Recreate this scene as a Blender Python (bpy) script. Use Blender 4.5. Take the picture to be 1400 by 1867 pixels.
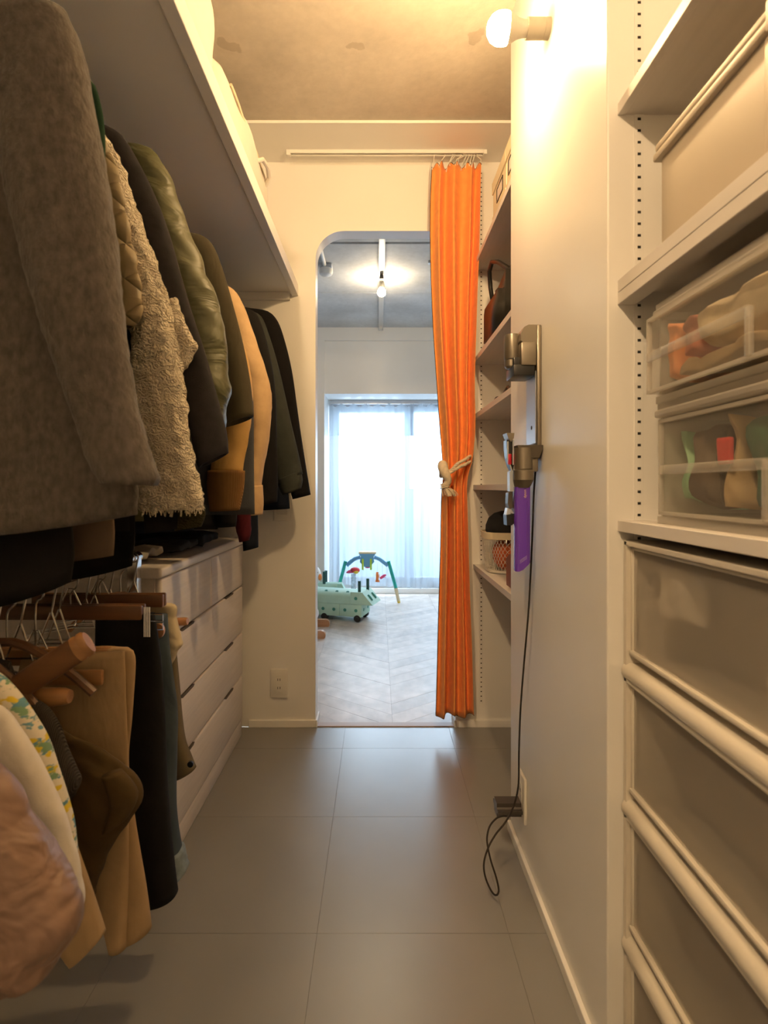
import bpy, bmesh, math, random
from mathutils import Vector, Matrix, noise

PI = math.pi
random.seed(7)
for o in list(bpy.data.objects):
    bpy.data.objects.remove(o, do_unlink=True)
SC = bpy.context.scene
COL = SC.collection

# ------------------------------------------------------------------ camera, sky, lights, exposure
FPX, CX, CY, EYE = 987.0, 690.0, 888.0, 1.018      # focal length and principal point in 1400x1867 pixels, eye height in metres
cam = bpy.data.cameras.new('camera')
camo = bpy.data.objects.new('camera', cam); COL.objects.link(camo)
cam.sensor_fit = 'VERTICAL'; cam.sensor_height = 36.0; cam.sensor_width = 27.0
cam.lens = FPX / 1867.0 * 36.0
cam.shift_x = (700.0 - CX) / 1867.0
cam.shift_y = (CY - 933.5) / 1867.0
cam.clip_start = 0.02; cam.clip_end = 200
camo.location = (0, 0, EYE); camo.rotation_euler = (PI / 2, 0, 0)
cam.dof.use_dof = True; cam.dof.focus_distance = 1.9; cam.dof.aperture_fstop = 6.3
SC.camera = camo

w = bpy.data.worlds.new('sky'); SC.world = w; w.use_nodes = True
bg = w.node_tree.nodes['Background']
bg.inputs[0].default_value = (0.74, 0.88, 1.0, 1); bg.inputs[1].default_value = 18.0

SKY_PORTAL = True
if SKY_PORTAL:
    pl = bpy.data.lights.new('window_portal', 'AREA'); pl.shape = 'RECTANGLE'; pl.size = 1.6; pl.size_y = 1.9
    po = bpy.data.objects.new('window_portal', pl); COL.objects.link(po)
    po.location = (0.28, 5.33, 0.95); po.rotation_euler = (-PI / 2, 0, 0)
    pl.cycles.is_portal = True

BULB_COL = (1.0, 0.65, 0.30)
BULB_COL2 = (1.0, 0.68, 0.36)
BULB_NEAR = 640.0      # closet bulb on the end wall
BULB_REAR = 1450.0      # second closet bulb behind the camera
BULB_ROOM = 240.0       # bulb on the ceiling track of the next room

vs = SC.view_settings
vs.view_transform = 'Standard'; vs.look = 'None'; vs.gamma = 1.0; vs.use_curve_mapping = False
vs.exposure = 0.35
SC.display_settings.display_device = 'sRGB'
cy = SC.cycles
cy.use_denoising = True
cy.max_bounces = 12; cy.diffuse_bounces = 6; cy.glossy_bounces = 4; cy.transmission_bounces = 8; cy.transparent_max_bounces = 16
cy.sample_clamp_indirect = 6.0
cy.caustics_reflective = False; cy.caustics_refractive = False

# ------------------------------------------------------------------ helpers
def at(px, py, Y):
    return Vector(((px - CX) * Y / FPX, Y, EYE - (py - CY) * Y / FPX))

def lin(c):
    c = c / 255.0
    return c / 12.92 if c <= 0.04045 else ((c + 0.055) / 1.055) ** 2.4

def rgb(r, g, b):
    return (lin(r), lin(g), lin(b))

def mat(name, col, rough=0.6, metal=0.0, var=0.0, vscale=(8, 8, 8), bump=0.0, bscale=(200, 200, 200), spec=0.5, sheen=0.0,
        kind='noise', col2=None, coat=0.0, bdist=0.002, detail=4.0, wrinkle=None, quilt=None):
    m = bpy.data.materials.new(name); m.use_nodes = True
    nt = m.node_tree; N = nt.nodes; L = nt.links
    b = N['Principled BSDF']
    b.inputs['Roughness'].default_value = rough; b.inputs['Metallic'].default_value = metal
    b.inputs['Specular IOR Level'].default_value = spec
    b.inputs['Sheen Weight'].default_value = sheen
    b.inputs['Coat Weight'].default_value = coat
    tc = N.new('ShaderNodeTexCoord')
    b.inputs['Base Color'].default_value = (*col, 1)
    if var > 0 or col2:
        mp = N.new('ShaderNodeMapping'); mp.inputs['Scale'].default_value = vscale
        L.new(tc.outputs['Object'], mp.inputs[0])
        n = N.new('ShaderNodeTexNoise'); n.inputs['Scale'].default_value = 1.0; n.inputs['Detail'].default_value = detail
        L.new(mp.outputs[0], n.inputs['Vector'])
        r = N.new('ShaderNodeValToRGB')
        r.color_ramp.elements[0].position = 0.3; r.color_ramp.elements[1].position = 0.7
        c2 = col2 or tuple(min(1, c * (1 + var)) for c in col)
        c1 = tuple(c * (1 - var) for c in col) if not col2 else col
        r.color_ramp.elements[0].color = (*c1, 1); r.color_ramp.elements[1].color = (*c2, 1)
        L.new(n.outputs['Fac'], r.inputs[0]); L.new(r.outputs[0], b.inputs['Base Color'])
    if bump > 0:
        mp2 = N.new('ShaderNodeMapping'); mp2.inputs['Scale'].default_value = bscale
        L.new(tc.outputs['Object'], mp2.inputs[0])
        if kind == 'noise':
            t = N.new('ShaderNodeTexNoise'); t.inputs['Scale'].default_value = 1.0; t.inputs['Detail'].default_value = 18.0
            out = t.outputs['Fac']
        elif kind == 'voronoi':
            t = N.new('ShaderNodeTexVoronoi'); t.inputs['Scale'].default_value = 1.0
            out = t.outputs['Distance']
        else:
            t = N.new('ShaderNodeTexWave'); t.inputs['Scale'].default_value = 1.0; t.inputs['Distortion'].default_value = 1.5
            t.wave_type = 'BANDS'; t.bands_direction = kind.upper() if kind in ('x', 'y', 'z') else 'DIAGONAL'
            out = t.outputs['Fac']
        L.new(mp2.outputs[0], t.inputs['Vector'])
        bp = N.new('ShaderNodeBump'); bp.inputs['Strength'].default_value = bump; bp.inputs['Distance'].default_value = bdist
        L.new(out, bp.inputs['Height']); L.new(bp.outputs[0], b.inputs['Normal'])
        if wrinkle:                                   # creases: ridged noise under the weave
            mp3 = N.new('ShaderNodeMapping'); mp3.inputs['Scale'].default_value = wrinkle[0]; L.new(tc.outputs['Object'], mp3.inputs[0])
            tw = N.new('ShaderNodeTexNoise'); tw.inputs['Scale'].default_value = 1.0; tw.inputs['Detail'].default_value = 3.0; tw.inputs['Distortion'].default_value = .8
            L.new(mp3.outputs[0], tw.inputs['Vector'])
            b2 = N.new('ShaderNodeBump'); b2.inputs['Strength'].default_value = .8; b2.inputs['Distance'].default_value = wrinkle[1]
            L.new(tw.outputs['Fac'], b2.inputs['Height']); L.new(b2.outputs[0], bp.inputs['Normal'])
        if quilt:                                     # diamond stitching lines
            prev = None
            for s in (1, -1):
                mq = N.new('ShaderNodeMapping'); mq.inputs['Rotation'].default_value = (0, s * .9, 0); L.new(tc.outputs['Object'], mq.inputs[0])
                wq = N.new('ShaderNodeTexWave'); wq.wave_profile = 'SIN'; wq.bands_direction = 'X'; wq.inputs['Scale'].default_value = quilt; wq.inputs['Distortion'].default_value = .3
                L.new(mq.outputs[0], wq.inputs['Vector'])
                pw = N.new('ShaderNodeMath'); pw.operation = 'POWER'; pw.inputs[1].default_value = .25; L.new(wq.outputs['Fac'], pw.inputs[0])
                if prev is None: prev = pw
                else:
                    mn = N.new('ShaderNodeMath'); mn.operation = 'MINIMUM'; L.new(prev.outputs[0], mn.inputs[0]); L.new(pw.outputs[0], mn.inputs[1]); prev = mn
            b3 = N.new('ShaderNodeBump'); b3.inputs['Strength'].default_value = 1.0; b3.inputs['Distance'].default_value = .007
            L.new(prev.outputs[0], b3.inputs['Height']); L.new(b3.outputs[0], bp.inputs['Normal'])
    return m

def emit(name, col, s):
    m = bpy.data.materials.new(name); m.use_nodes = True
    nt = m.node_tree; nt.nodes.clear()
    e = nt.nodes.new('ShaderNodeEmission'); e.inputs[0].default_value = (*col, 1); e.inputs[1].default_value = s
    o = nt.nodes.new('ShaderNodeOutputMaterial'); nt.links.new(e.outputs[0], o.inputs[0])
    return m

def shader_mix(name, parts):
    """parts: list of (weight, node type, settings); weights add to 1"""
    m = bpy.data.materials.new(name); m.use_nodes = True
    nt = m.node_tree; nt.nodes.clear()
    acc = None; tot = 0
    for wgt, typ, st in parts:
        n = nt.nodes.new(typ)
        for k, v in st.items():
            n.inputs[k].default_value = v
        if acc is None:
            acc, tot = n, wgt
        else:
            mx = nt.nodes.new('ShaderNodeMixShader'); tot += wgt
            mx.inputs[0].default_value = wgt / tot
            nt.links.new(acc.outputs[0], mx.inputs[1]); nt.links.new(n.outputs[0], mx.inputs[2]); acc = mx
    o = nt.nodes.new('ShaderNodeOutputMaterial'); nt.links.new(acc.outputs[0], o.inputs[0])
    return m

class MB:
    def __init__(self):
        self.v = []; self.f = []
    def add(self, vs_, fs):
        k = len(self.v); self.v += [Vector(p) for p in vs_]; self.f += [tuple(i + k for i in f) for f in fs]; return self
    def box(self, x0, x1, y0, y1, z0, z1, r=0.0, seg=2):
        if r <= 0:
            p = [(x, y, z) for x in (x0, x1) for y in (y0, y1) for z in (z0, z1)]
            return self.add(p, [(0, 1, 3, 2), (4, 6, 7, 5), (0, 4, 5, 1), (2, 3, 7, 6), (0, 2, 6, 4), (1, 5, 7, 3)])
        bm = bmesh.new(); bmesh.ops.create_cube(bm, size=1)
        for v in bm.verts:
            v.co = Vector((x0 + (v.co.x + .5) * (x1 - x0), y0 + (v.co.y + .5) * (y1 - y0), z0 + (v.co.z + .5) * (z1 - z0)))
        bmesh.ops.bevel(bm, geom=list(bm.edges), offset=r, segments=seg, affect='EDGES', profile=.5)
        return self.addbm(bm)
    def addbm(self, bm):
        bm.verts.index_update()
        vs_ = [v.co.copy() for v in bm.verts]; fs = [tuple(v.index for v in f.verts) for f in bm.faces]
        bm.free(); return self.add(vs_, fs)
    def prism(self, poly, a0, a1, axis='y'):
        """poly in the two other axes (x,z for y; y,z for x; x,y for z), extruded along axis"""
        n = len(poly)
        def P(p, a):
            return {'y': (p[0], a, p[1]), 'x': (a, p[0], p[1]), 'z': (p[0], p[1], a)}[axis]
        vs_ = [P(p, a0) for p in poly] + [P(p, a1) for p in poly]
        fs = [tuple(range(n)), tuple(range(2 * n - 1, n - 1, -1))]
        fs += [(i, i + n, (i + 1) % n + n, (i + 1) % n) for i in range(n)]
        return self.add(vs_, fs)
    def rings(self, rings, cap0=True, cap1=True, closed=True):
        m = len(rings[0]); vs_ = [p for r in rings for p in r]; fs = []
        for i in range(len(rings) - 1):
            for j in range(m if closed else m - 1):
                a, b = i * m + j, i * m + (j + 1) % m
                fs.append((a, b, b + m, a + m))
        if cap0: fs.append(tuple(range(m - 1, -1, -1)))
        if cap1: fs.append(tuple(range((len(rings) - 1) * m, len(rings) * m)))
        return self.add(vs_, fs)
    def tube(self, pts, r, seg=8, cyclic=False):
        pts = [Vector(p) for p in pts]; rs = []
        n = len(pts); up = None
        for i, p in enumerate(pts):
            a = pts[(i - 1) % n] if (cyclic or i > 0) else p
            b = pts[(i + 1) % n] if (cyclic or i < n - 1) else p
            t = (b - a).normalized()
            if up is None:
                up = t.orthogonal().normalized()
            else:
                up = (up - t * up.dot(t))
                up = up.normalized() if up.length > 1e-6 else t.orthogonal().normalized()
            s = t.cross(up)
            rr = r[i] if isinstance(r, (list, tuple)) else r
            rs.append([p + (up * math.cos(2 * PI * k / seg) + s * math.sin(2 * PI * k / seg)) * rr for k in range(seg)])
        if cyclic:
            rs.append(rs[0]); return self.rings(rs, False, False)
        return self.rings(rs)
    def cyl(self, p0, p1, r0, r1=None, seg=20):
        return self.tube([p0, p1], [r0, r0 if r1 is None else r1], seg)
    def lathe(self, prof, c, axis='z', seg=28, sx=1.0, sy=1.0, e=2.0):
        rs = []
        for r, h in prof:
            ring = []
            for k in range(seg):
                a = 2 * PI * k / seg
                ca, sa = math.cos(a), math.sin(a)
                u = math.copysign(abs(ca) ** (2 / e), ca) * r * sx; v = math.copysign(abs(sa) ** (2 / e), sa) * r * sy
                d = {'z': (u, v, h), 'x': (h, u, v), 'y': (u, h, v)}[axis]
                ring.append(Vector(c) + Vector(d))
            rs.append(ring)
        return self.rings(rs)
    def ball(self, c, rx, ry=None, rz=None, seg=18, rng=10):
        ry = ry or rx; rz = rz or rx
        prof = [(max(1e-4, math.sin(PI * i / rng)), -math.cos(PI * i / rng)) for i in range(rng + 1)]
        rs = [[Vector(c) + Vector((r * rx * math.cos(2 * PI * k / seg), r * ry * math.sin(2 * PI * k / seg), h * rz)) for k in range(seg)] for r, h in prof]
        return self.rings(rs)
    def xform(self, M):
        self.v = [M @ p for p in self.v]; return self
    def build(self, name, m, parent=None, smooth=False, root=None, loc=None, auto=35):
        """links ONE mesh object; vertices are given in world space, the object's origin is its root's (or loc)"""
        org = Vector(loc) if loc is not None else (Vector(parent['org']) if parent is not None and 'org' in parent else Vector((0, 0, 0)))
        me = bpy.data.meshes.new(name)
        me.from_pydata([tuple(p - org) for p in self.v], [], self.f); me.validate()
        bm = bmesh.new(); bm.from_mesh(me); bmesh.ops.recalc_face_normals(bm, faces=bm.faces)
        bm.to_mesh(me); bm.free()
        if smooth:
            for p in me.polygons: p.use_smooth = True
            if auto:
                try: me.set_sharp_from_angle(angle=math.radians(auto))
                except Exception: pass
        me.materials.append(m)
        o = bpy.data.objects.new(name, me); COL.objects.link(o)
        o['org'] = tuple(org)
        if parent is not None: o.parent = parent
        else: o.location = org
        return o

def tag(o, label=None, cat=None, group=None, kind=None):
    if label: o['label'] = label
    if cat: o['category'] = cat
    if group: o['group'] = group
    if kind: o['kind'] = kind
    return o

def thing(name, label, cat, loc, group=None):
    o = bpy.data.objects.new(name, None); COL.objects.link(o)
    o.location = loc; o['org'] = tuple(loc); o.empty_display_size = .05
    return tag(o, label, cat, group)

def single(mb, name, m, label, cat, loc, smooth=False, group=None, auto=35):
    return tag(mb.build(name, m, None, smooth, loc=loc, auto=auto), label, cat, group)

def struct(mb, name, m, parent=None, smooth=False):
    o = mb.build(name, m, parent, smooth)
    if parent is None: o['kind'] = 'structure'
    return o

def crm(pts, n):
    """Catmull-Rom through pts (tuples), n samples spread by index"""
    k = len(pts) - 1; out = []
    for i in range(n):
        t = i / (n - 1) * k; j = min(int(t), k - 1); u = t - j
        p0, p1, p2, p3 = pts[max(j - 1, 0)], pts[j], pts[j + 1], pts[min(j + 2, k)]
        out.append(tuple(.5 * (2 * b + (c - a) * u + (2 * a - 5 * b + 4 * c - d) * u * u + (3 * b - a - 3 * c + d) * u ** 3)
                         for a, b, c, d in zip(p0, p1, p2, p3)))
    return out

def arclen(pts, n):
    """resample a polyline evenly by length"""
    pts = crm([tuple(p) for p in pts], max(60, n * 3)); ds = [0]
    for a, b in zip(pts, pts[1:]): ds.append(ds[-1] + math.dist(a, b))
    out = []; j = 0
    for i in range(n):
        t = ds[-1] * i / (n - 1)
        while j < len(ds) - 2 and ds[j + 1] < t: j += 1
        u = (t - ds[j]) / max(1e-9, ds[j + 1] - ds[j])
        out.append(tuple(a + (b - a) * u for a, b in zip(pts[j], pts[j + 1])))
    return out

def cloth_tube(out_xz, in_xz, ys, tys, n=44, m=40, e=2.3, wr=.006, wsc=(9, 9, 3), seed=0, hollow=True, cross=0.0, puff=None, lift=0.0, fuzz=0.0, capt=True):
    """closed fabric form: an outer and an inner edge in the x-z plane, a middle y and a half thickness along the way; wrinkled by noise"""
    O = arclen(out_xz, n); I = arclen(in_xz, n)
    ys = ys if isinstance(ys, (list, tuple)) else [ys, ys]; tys = tys if isinstance(tys, (list, tuple)) else [tys, tys]
    def lerp(a, t):
        t = t * (len(a) - 1); j = min(int(t), len(a) - 2); return a[j] + (a[j + 1] - a[j]) * (t - j)
    sv = Vector((seed * 3.71, seed * 1.93, seed * 7.07)); rings = []
    for i in range(n):
        t = i / (n - 1)
        o, q = Vector((O[i][0], 0, O[i][1])), Vector((I[i][0], 0, I[i][1]))
        c = (o + q) / 2; h = (o - q) / 2; y = lerp(ys, t); ty = lerp(tys, t); ring = []
        hd = h.normalized() if h.length > 1e-6 else Vector((1, 0, 0))
        for k in range(m):
            a = 2 * PI * k / m; ca, sa = math.cos(a), math.sin(a)
            u = math.copysign(abs(ca) ** (2 / e), ca); v = math.copysign(abs(sa) ** (2 / e), sa)
            p = Vector((c.x, y, c.z)) + h * u + Vector((0, ty * v, 0))
            nd = (hd * ca + Vector((0, sa, 0))).normalized()
            d = wr * noise.noise(Vector((p.x * wsc[0], p.y * wsc[1], p.z * wsc[2])) + sv) * 1.4
            if cross: d += cross * (abs(noise.noise(Vector((p.x * 7, p.y * 7, p.z * 21 + p.x * 14)) + sv)) - .25)
            if puff: d += puff[1] * (abs(math.sin(PI * t * puff[0])) ** .5 - .7)
            if fuzz: d += fuzz * noise.noise(p * 60 + sv) + fuzz * .8 * noise.noise(p * 160 + sv)
            q2 = p + nd * d
            if lift: q2.z += lift * t * t * max(0, u) ** 2
            ring.append(q2)
        rings.append(ring)
    mb = MB()
    if hollow:
        cen = sum(rings[-1], Vector()) / m; cen2 = sum(rings[-4], Vector()) / m
        inner = [[cen + (p - cen) * .86 for p in rings[-1]], [cen2 + (p - cen2) * .8 for p in rings[-4]]]
        mb.rings(rings + inner, capt, True)
    else:
        mb.rings(rings, capt, True)
    return mb

def px2(pts, Y):
    return [((x - CX) * Y / FPX, EYE - (y - CY) * Y / FPX) for x, y in pts]

# ------------------------------------------------------------------ materials
M = {}
M['wall'] = mat('wall_paint', (.80, .79, .765), .42, var=.02, vscale=(3, 3, 3), bump=.12, bscale=(240, 240, 240), bdist=.001, spec=.35)
M['wall_gloss'] = mat('wall_paint_satin', (.78, .77, .75), .33, var=.02, vscale=(3, 3, 3), bump=.10, bscale=(160, 160, 160), bdist=.001, spec=.5)
M['white'] = mat('white_laminate', (.76, .75, .73), .38, spec=.4)
M['shelf'] = mat('shelf_laminate', (.66, .63, .61), .42, var=.04, vscale=(60, 4, 60), spec=.4)
M['trimw'] = mat('trim_paint', (.82, .81, .79), .4)
M['tile'] = mat('grey_vinyl', (.215, .212, .208), .30, var=.05, vscale=(5, 5, 5), bump=.10, bscale=(500, 500, 500), bdist=.0008, spec=1.0)
M['joint'] = mat('dark_joint', (.165, .16, .152), .6)
M['plank'] = mat('pale_oak', (.52, .46, .42), .36, var=.16, vscale=(16, 10, 10), bump=.08, bscale=(60, 60, 60), detail=6, spec=.4)
M['plank2'] = mat('pale_oak_light', (.57, .51, .47), .36, var=.15, vscale=(14, 12, 10), bump=.08, bscale=(60, 60, 60), detail=6, spec=.4)
M['plank3'] = mat('pale_oak_grey', (.48, .43, .40), .36, var=.17, vscale=(18, 9, 10), bump=.08, bscale=(60, 60, 60), detail=6, spec=.4)
M['chrome'] = mat('chrome', (.75, .75, .76), .18, metal=1)
M['alu'] = mat('aluminium', (.55, .57, .6), .35, metal=.8)
M['hole'] = mat('slot_black', (.02, .018, .016), .9)
M['glass'] = shader_mix('window_glass', [(.93, 'ShaderNodeBsdfTransparent', {'Color': (.95, .98, 1, 1)}), (.07, 'ShaderNodeBsdfGlossy', {'Roughness': .02})])
M['sheer'] = shader_mix('sheer_voile', [(.36, 'ShaderNodeBsdfTransparent', {'Color': (1, 1, 1, 1)}), (.46, 'ShaderNodeBsdfTranslucent', {'Color': (.24, .29, .34, 1)}), (.18, 'ShaderNodeBsdfDiffuse', {'Color': (.9, .91, .93, 1)})])
M['sheer2'] = shader_mix('sheer_voile_double', [(.12, 'ShaderNodeBsdfTransparent', {'Color': (1, 1, 1, 1)}), (.62, 'ShaderNodeBsdfTranslucent', {'Color': (.30, .36, .42, 1)}), (.26, 'ShaderNodeBsdfDiffuse', {'Color': (.9, .91, .93, 1)})])
M['clear'] = shader_mix('clear_plastic', [(.88, 'ShaderNodeBsdfTransparent', {'Color': (.97, .97, .96, 1)}), (.05, 'ShaderNodeBsdfGlossy', {'Roughness': .12}), (.07, 'ShaderNodeBsdfDiffuse', {'Color': (.75, .72, .68, 1)})])
M['milky'] = shader_mix('milky_plastic', [(.50, 'ShaderNodeBsdfTransparent', {'Color': (.95, .94, .92, 1)}), (.10, 'ShaderNodeBsdfGlossy', {'Roughness': .25}), (.38, 'ShaderNodeBsdfDiffuse', {'Color': (.72, .69, .64, 1)}), (.20, 'ShaderNodeBsdfTranslucent', {'Color': (.8, .77, .72, 1)})])
M['handle'] = shader_mix('clear_handle_plastic', [(.66, 'ShaderNodeBsdfTransparent', {'Color': (.95, .94, .92, 1)}), (.10, 'ShaderNodeBsdfGlossy', {'Roughness': .2}), (.24, 'ShaderNodeBsdfDiffuse', {'Color': (.75, .72, .67, 1)})])
M['frost'] = shader_mix('frosted_plastic', [(.66, 'ShaderNodeBsdfTransparent', {'Color': (.97, .96, .95, 1)}), (.08, 'ShaderNodeBsdfRefraction', {'Color': (.9, .88, .86, 1), 'Roughness': .42, 'IOR': 1.03}), (.03, 'ShaderNodeBsdfGlossy', {'Roughness': .3}), (.17, 'ShaderNodeBsdfDiffuse', {'Color': (.78, .73, .67, 1)}), (.06, 'ShaderNodeBsdfTranslucent', {'Color': (.7, .66, .6, 1)})])
M['casing'] = mat('cream_plastic', (.66, .62, .55), .36, spec=.45)
M['nickel'] = mat('nickel_plastic', (.25, .22, .18), .34, metal=.75)
M['nickel_dark'] = mat('dark_nickel_plastic', (.10, .085, .065), .38, metal=.5)
M['steel'] = mat('brushed_steel', (.55, .57, .6), .32, metal=.85)
M['black'] = mat('black_plastic', (.012, .012, .013), .3)
M['purple'] = mat('purple_plastic', (.12, .035, .46), .22, coat=.3)
M['red'] = mat('red_plastic', (.5, .01, .03), .3)
M['greyblue'] = mat('pale_grey_plastic', (.48, .52, .58), .3)
M['dress'] = mat('whitewashed_wood', (.64, .585, .55), .40, var=.06, vscale=(90, 5, 90), bump=.05, bscale=(120, 6, 120), spec=.4)
M['dresstop'] = mat('whitewashed_wood_top', (.66, .61, .58), .36, var=.05, vscale=(90, 5, 90), bump=.05, bscale=(120, 6, 120), spec=.4)
M['wood'] = mat('hanger_wood', (.13, .058, .025), .38, var=.2, vscale=(6, 60, 60), spec=.5)
M['wood_l'] = mat('hanger_wood_light', (.30, .15, .06), .38, var=.2, vscale=(6, 60, 60), spec=.5)
M['beech'] = mat('beech', (.46, .23, .11), .4, var=.12, vscale=(6, 50, 50))
M['mint'] = mat('mint_foam', (.40, .62, .52), .6, var=.03, vscale=(20, 20, 20))
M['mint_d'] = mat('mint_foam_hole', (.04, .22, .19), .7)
M['peg'] = mat('dark_green_peg', (.012, .075, .07), .5)
M['tyre'] = mat('black_wheel', (.015, .015, .015), .5)
M['teal'] = mat('teal_paint', (.02, .42, .38), .4)
M['blue'] = mat('toy_blue', (.13, .38, .70), .4)
M['lime'] = mat('toy_lime', (.42, .68, .06), .45)
M['toywhite'] = mat('toy_white', (.78, .78, .76), .6)
M['toyorange'] = mat('toy_orange', (.80, .25, .07), .6)
M['toypink'] = mat('toy_pink', (.75, .10, .25), .6)
M['toyred'] = mat('toy_red', (.70, .05, .07), .5)
M['toyyellow'] = mat('toy_yellow', (.85, .65, .08), .5)
M['palewood'] = mat('pale_wood', (.72, .62, .42), .5)
M['clearblue'] = shader_mix('clear_blue_plastic', [(.45, 'ShaderNodeBsdfTransparent', {'Color': (.88, .93, .97, 1)}), (.2, 'ShaderNodeBsdfGlossy', {'Roughness': .1}), (.35, 'ShaderNodeBsdfDiffuse', {'Color': (.6, .7, .78, 1)})])
M['orange'] = mat('orange_linen', (.86, .31, .075), .85, var=.07, vscale=(40, 40, 40), bump=.25, bscale=(700, 700, 700), bdist=.001, sheen=.1)
M['rope'] = mat('cotton_rope', (.68, .58, .44), .9, var=.1, vscale=(90, 90, 90), bump=.4, bscale=(260, 260, 260))
M['thread'] = mat('black_thread', (.02, .015, .012), .9)
M['cream_bag'] = mat('cream_canvas', (.66, .62, .56), .85, var=.03, vscale=(10, 10, 10), bump=.1, bscale=(500, 500, 500))
M['creambox'] = mat('cream_board', (.70, .60, .42), .7, var=.04, vscale=(12, 12, 12))
M['leather'] = mat('black_leather', (.013, .012, .011), .38, bump=.15, bscale=(200, 200, 200))
M['plate'] = mat('switch_plate', (.74, .72, .67), .35)
M['socket'] = mat('bulb_socket', (.66, .60, .48), .4)
M['bulbcap'] = mat('bulb_collar', (.80, .76, .66), .45)
M['outwall'] = mat('balcony_render', (.22, .25, .29), .8)

def concrete(name, base, spots=(), k=1.0):
    m = bpy.data.materials.new(name); m.use_nodes = True
    nt = m.node_tree; N = nt.nodes; L = nt.links; b = N['Principled BSDF']; b.inputs['Roughness'].default_value = .8
    tc = N.new('ShaderNodeTexCoord')
    def noi(scale, det):
        n = N.new('ShaderNodeTexNoise'); n.inputs['Scale'].default_value = scale; n.inputs['Detail'].default_value = det
        L.new(tc.outputs['Object'], n.inputs['Vector']); return n
    n1 = noi(2.6, 8); r = N.new('ShaderNodeValToRGB')
    r.color_ramp.elements[0].position = .32; r.color_ramp.elements[1].position = .68
    r.color_ramp.elements[0].color = (*[c * .80 for c in base], 1); r.color_ramp.elements[1].color = (*[c * 1.12 for c in base], 1)
    L.new(n1.outputs['Fac'], r.inputs[0]); cur = r.outputs[0]
    n2 = noi(40, 4)
    mx = N.new('ShaderNodeMix'); mx.data_type = 'RGBA'; mx.blend_type = 'MULTIPLY'; mx.inputs[0].default_value = .22
    L.new(cur, mx.inputs[6]); L.new(n2.outputs['Fac'], mx.inputs[7]); cur = mx.outputs[2]
    nd = noi(14, 3)
    for (x, y, rad) in spots:                       # old plaster blotches left on the slab
        s = N.new('ShaderNodeVectorMath'); s.operation = 'DISTANCE'
        ad = N.new('ShaderNodeVectorMath'); ad.operation = 'MULTIPLY_ADD'
        ad.inputs[1].default_value = (.10, .10, 0); L.new(nd.outputs['Color'], ad.inputs[0]); L.new(tc.outputs['Object'], ad.inputs[2])
        L.new(ad.outputs[0], s.inputs[0]); s.inputs[1].default_value = (x + .05, y + .05, 2.41)
        mr = N.new('ShaderNodeMapRange'); mr.inputs[1].default_value = rad * .85; mr.inputs[2].default_value = rad; mr.inputs[3].default_value = .5; mr.inputs[4].default_value = 0
        L.new(s.outputs['Value'], mr.inputs[0])
        m2 = N.new('ShaderNodeMix'); m2.data_type = 'RGBA'; L.new(mr.outputs[0], m2.inputs[0]); L.new(cur, m2.inputs[6])
        m2.inputs[7].default_value = (base[0] * .52, base[1] * .47, base[2] * .43, 1); cur = m2.outputs[2]
    L.new(cur, b.inputs['Base Color'])
    bp = N.new('ShaderNodeBump'); bp.inputs['Strength'].default_value = .3; bp.inputs['Distance'].default_value = .004
    n3 = noi(30, 6); L.new(n3.outputs['Fac'], bp.inputs['Height']); L.new(bp.outputs[0], b.inputs['Normal'])
    return m
M['concrete'] = concrete('concrete_ceiling', (.60, .545, .47), [(-.47, 1.705, .030), (-.07, 1.713, .02), (.29, 1.663, .026)])
M['concrete2'] = concrete('concrete_ceiling_grey', (.62, .63, .64), [(.55, 4.2, .03)])

# ------------------------------------------------------------------ closet shell
H = 2.398
def far_wall():
    x0, x1, zt, R = -.2675, .329, 2.106, .12
    poly = [(-1.75, 0), (-1.75, 2.6), (1.45, 2.6), (1.45, 0), (x1, 0), (x1, zt - R)]
    poly += [(x1 - R + R * math.cos(a), zt - R + R * math.sin(a)) for a in [PI / 2 * i / 14 for i in range(1, 15)]]
    poly += [(x0 + R - R * math.sin(a), zt - R + R * math.cos(a)) for a in [PI / 2 * i / 14 for i in range(0, 15)]]
    poly += [(x0, 0)]
    return MB().prism(poly, 2.30, 2.375, 'y')
struct(far_wall(), 'wall_far', M['wall'], smooth=True)
struct(MB().box(-1.12, -1.03, -1.3, 2.30, 0, 2.5), 'wall_left', M['wall'])
struct(MB().box(.393, .95, .931, 1.61, 0, 2.5, .003), 'wall_right', M['wall_gloss'])
struct(MB().box(.85, .95, 1.61, 2.30, 0, 2.5), 'wall_niche', M['wall'])
struct(MB().box(.87, .95, -1.3, .931, 0, 2.5), 'wall_closet_back', M['wall'])
struct(MB().box(-1.12, .95, -1.4, -1.3, 0, 2.5), 'wall_rear', M['wall'])
ceil = struct(MB().box(-1.12, .95, -1.4, 2.058, 2.41, 2.55), 'ceiling', M['concrete'])
sof = struct(MB().box(-1.12, .95, 2.054, 2.30, H, 2.55), 'ceiling_soffit', M['wall'])
struct(MB().box(-1.03, .87, 2.0505, 2.054, H - .001, H + .006), 'edge_bead', M['trimw'], sof)
# skirting boards
struct(MB().box(-.55, -.2675, 2.29, 2.30, 0, .031, .002).box(-.2675, -.2595, 2.29, 2.385, 0, .031, .002), 'baseboard_far', M['trimw'])
struct(MB().box(.329, .85, 2.29, 2.30, 0, .031, .002).box(.321, .329, 2.29, 2.385, 0, .031, .002), 'baseboard_niche', M['trimw'])
struct(MB().box(.3825, .393, .931, 1.61, 0, .029, .002), 'baseboard_right', M['trimw'])
struct(MB().box(-.2595, .321, 2.297, 2.335, -.01, .004, .001), 'trim_1', mat('threshold_strip', (.42, .33, .29), .45))
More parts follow.
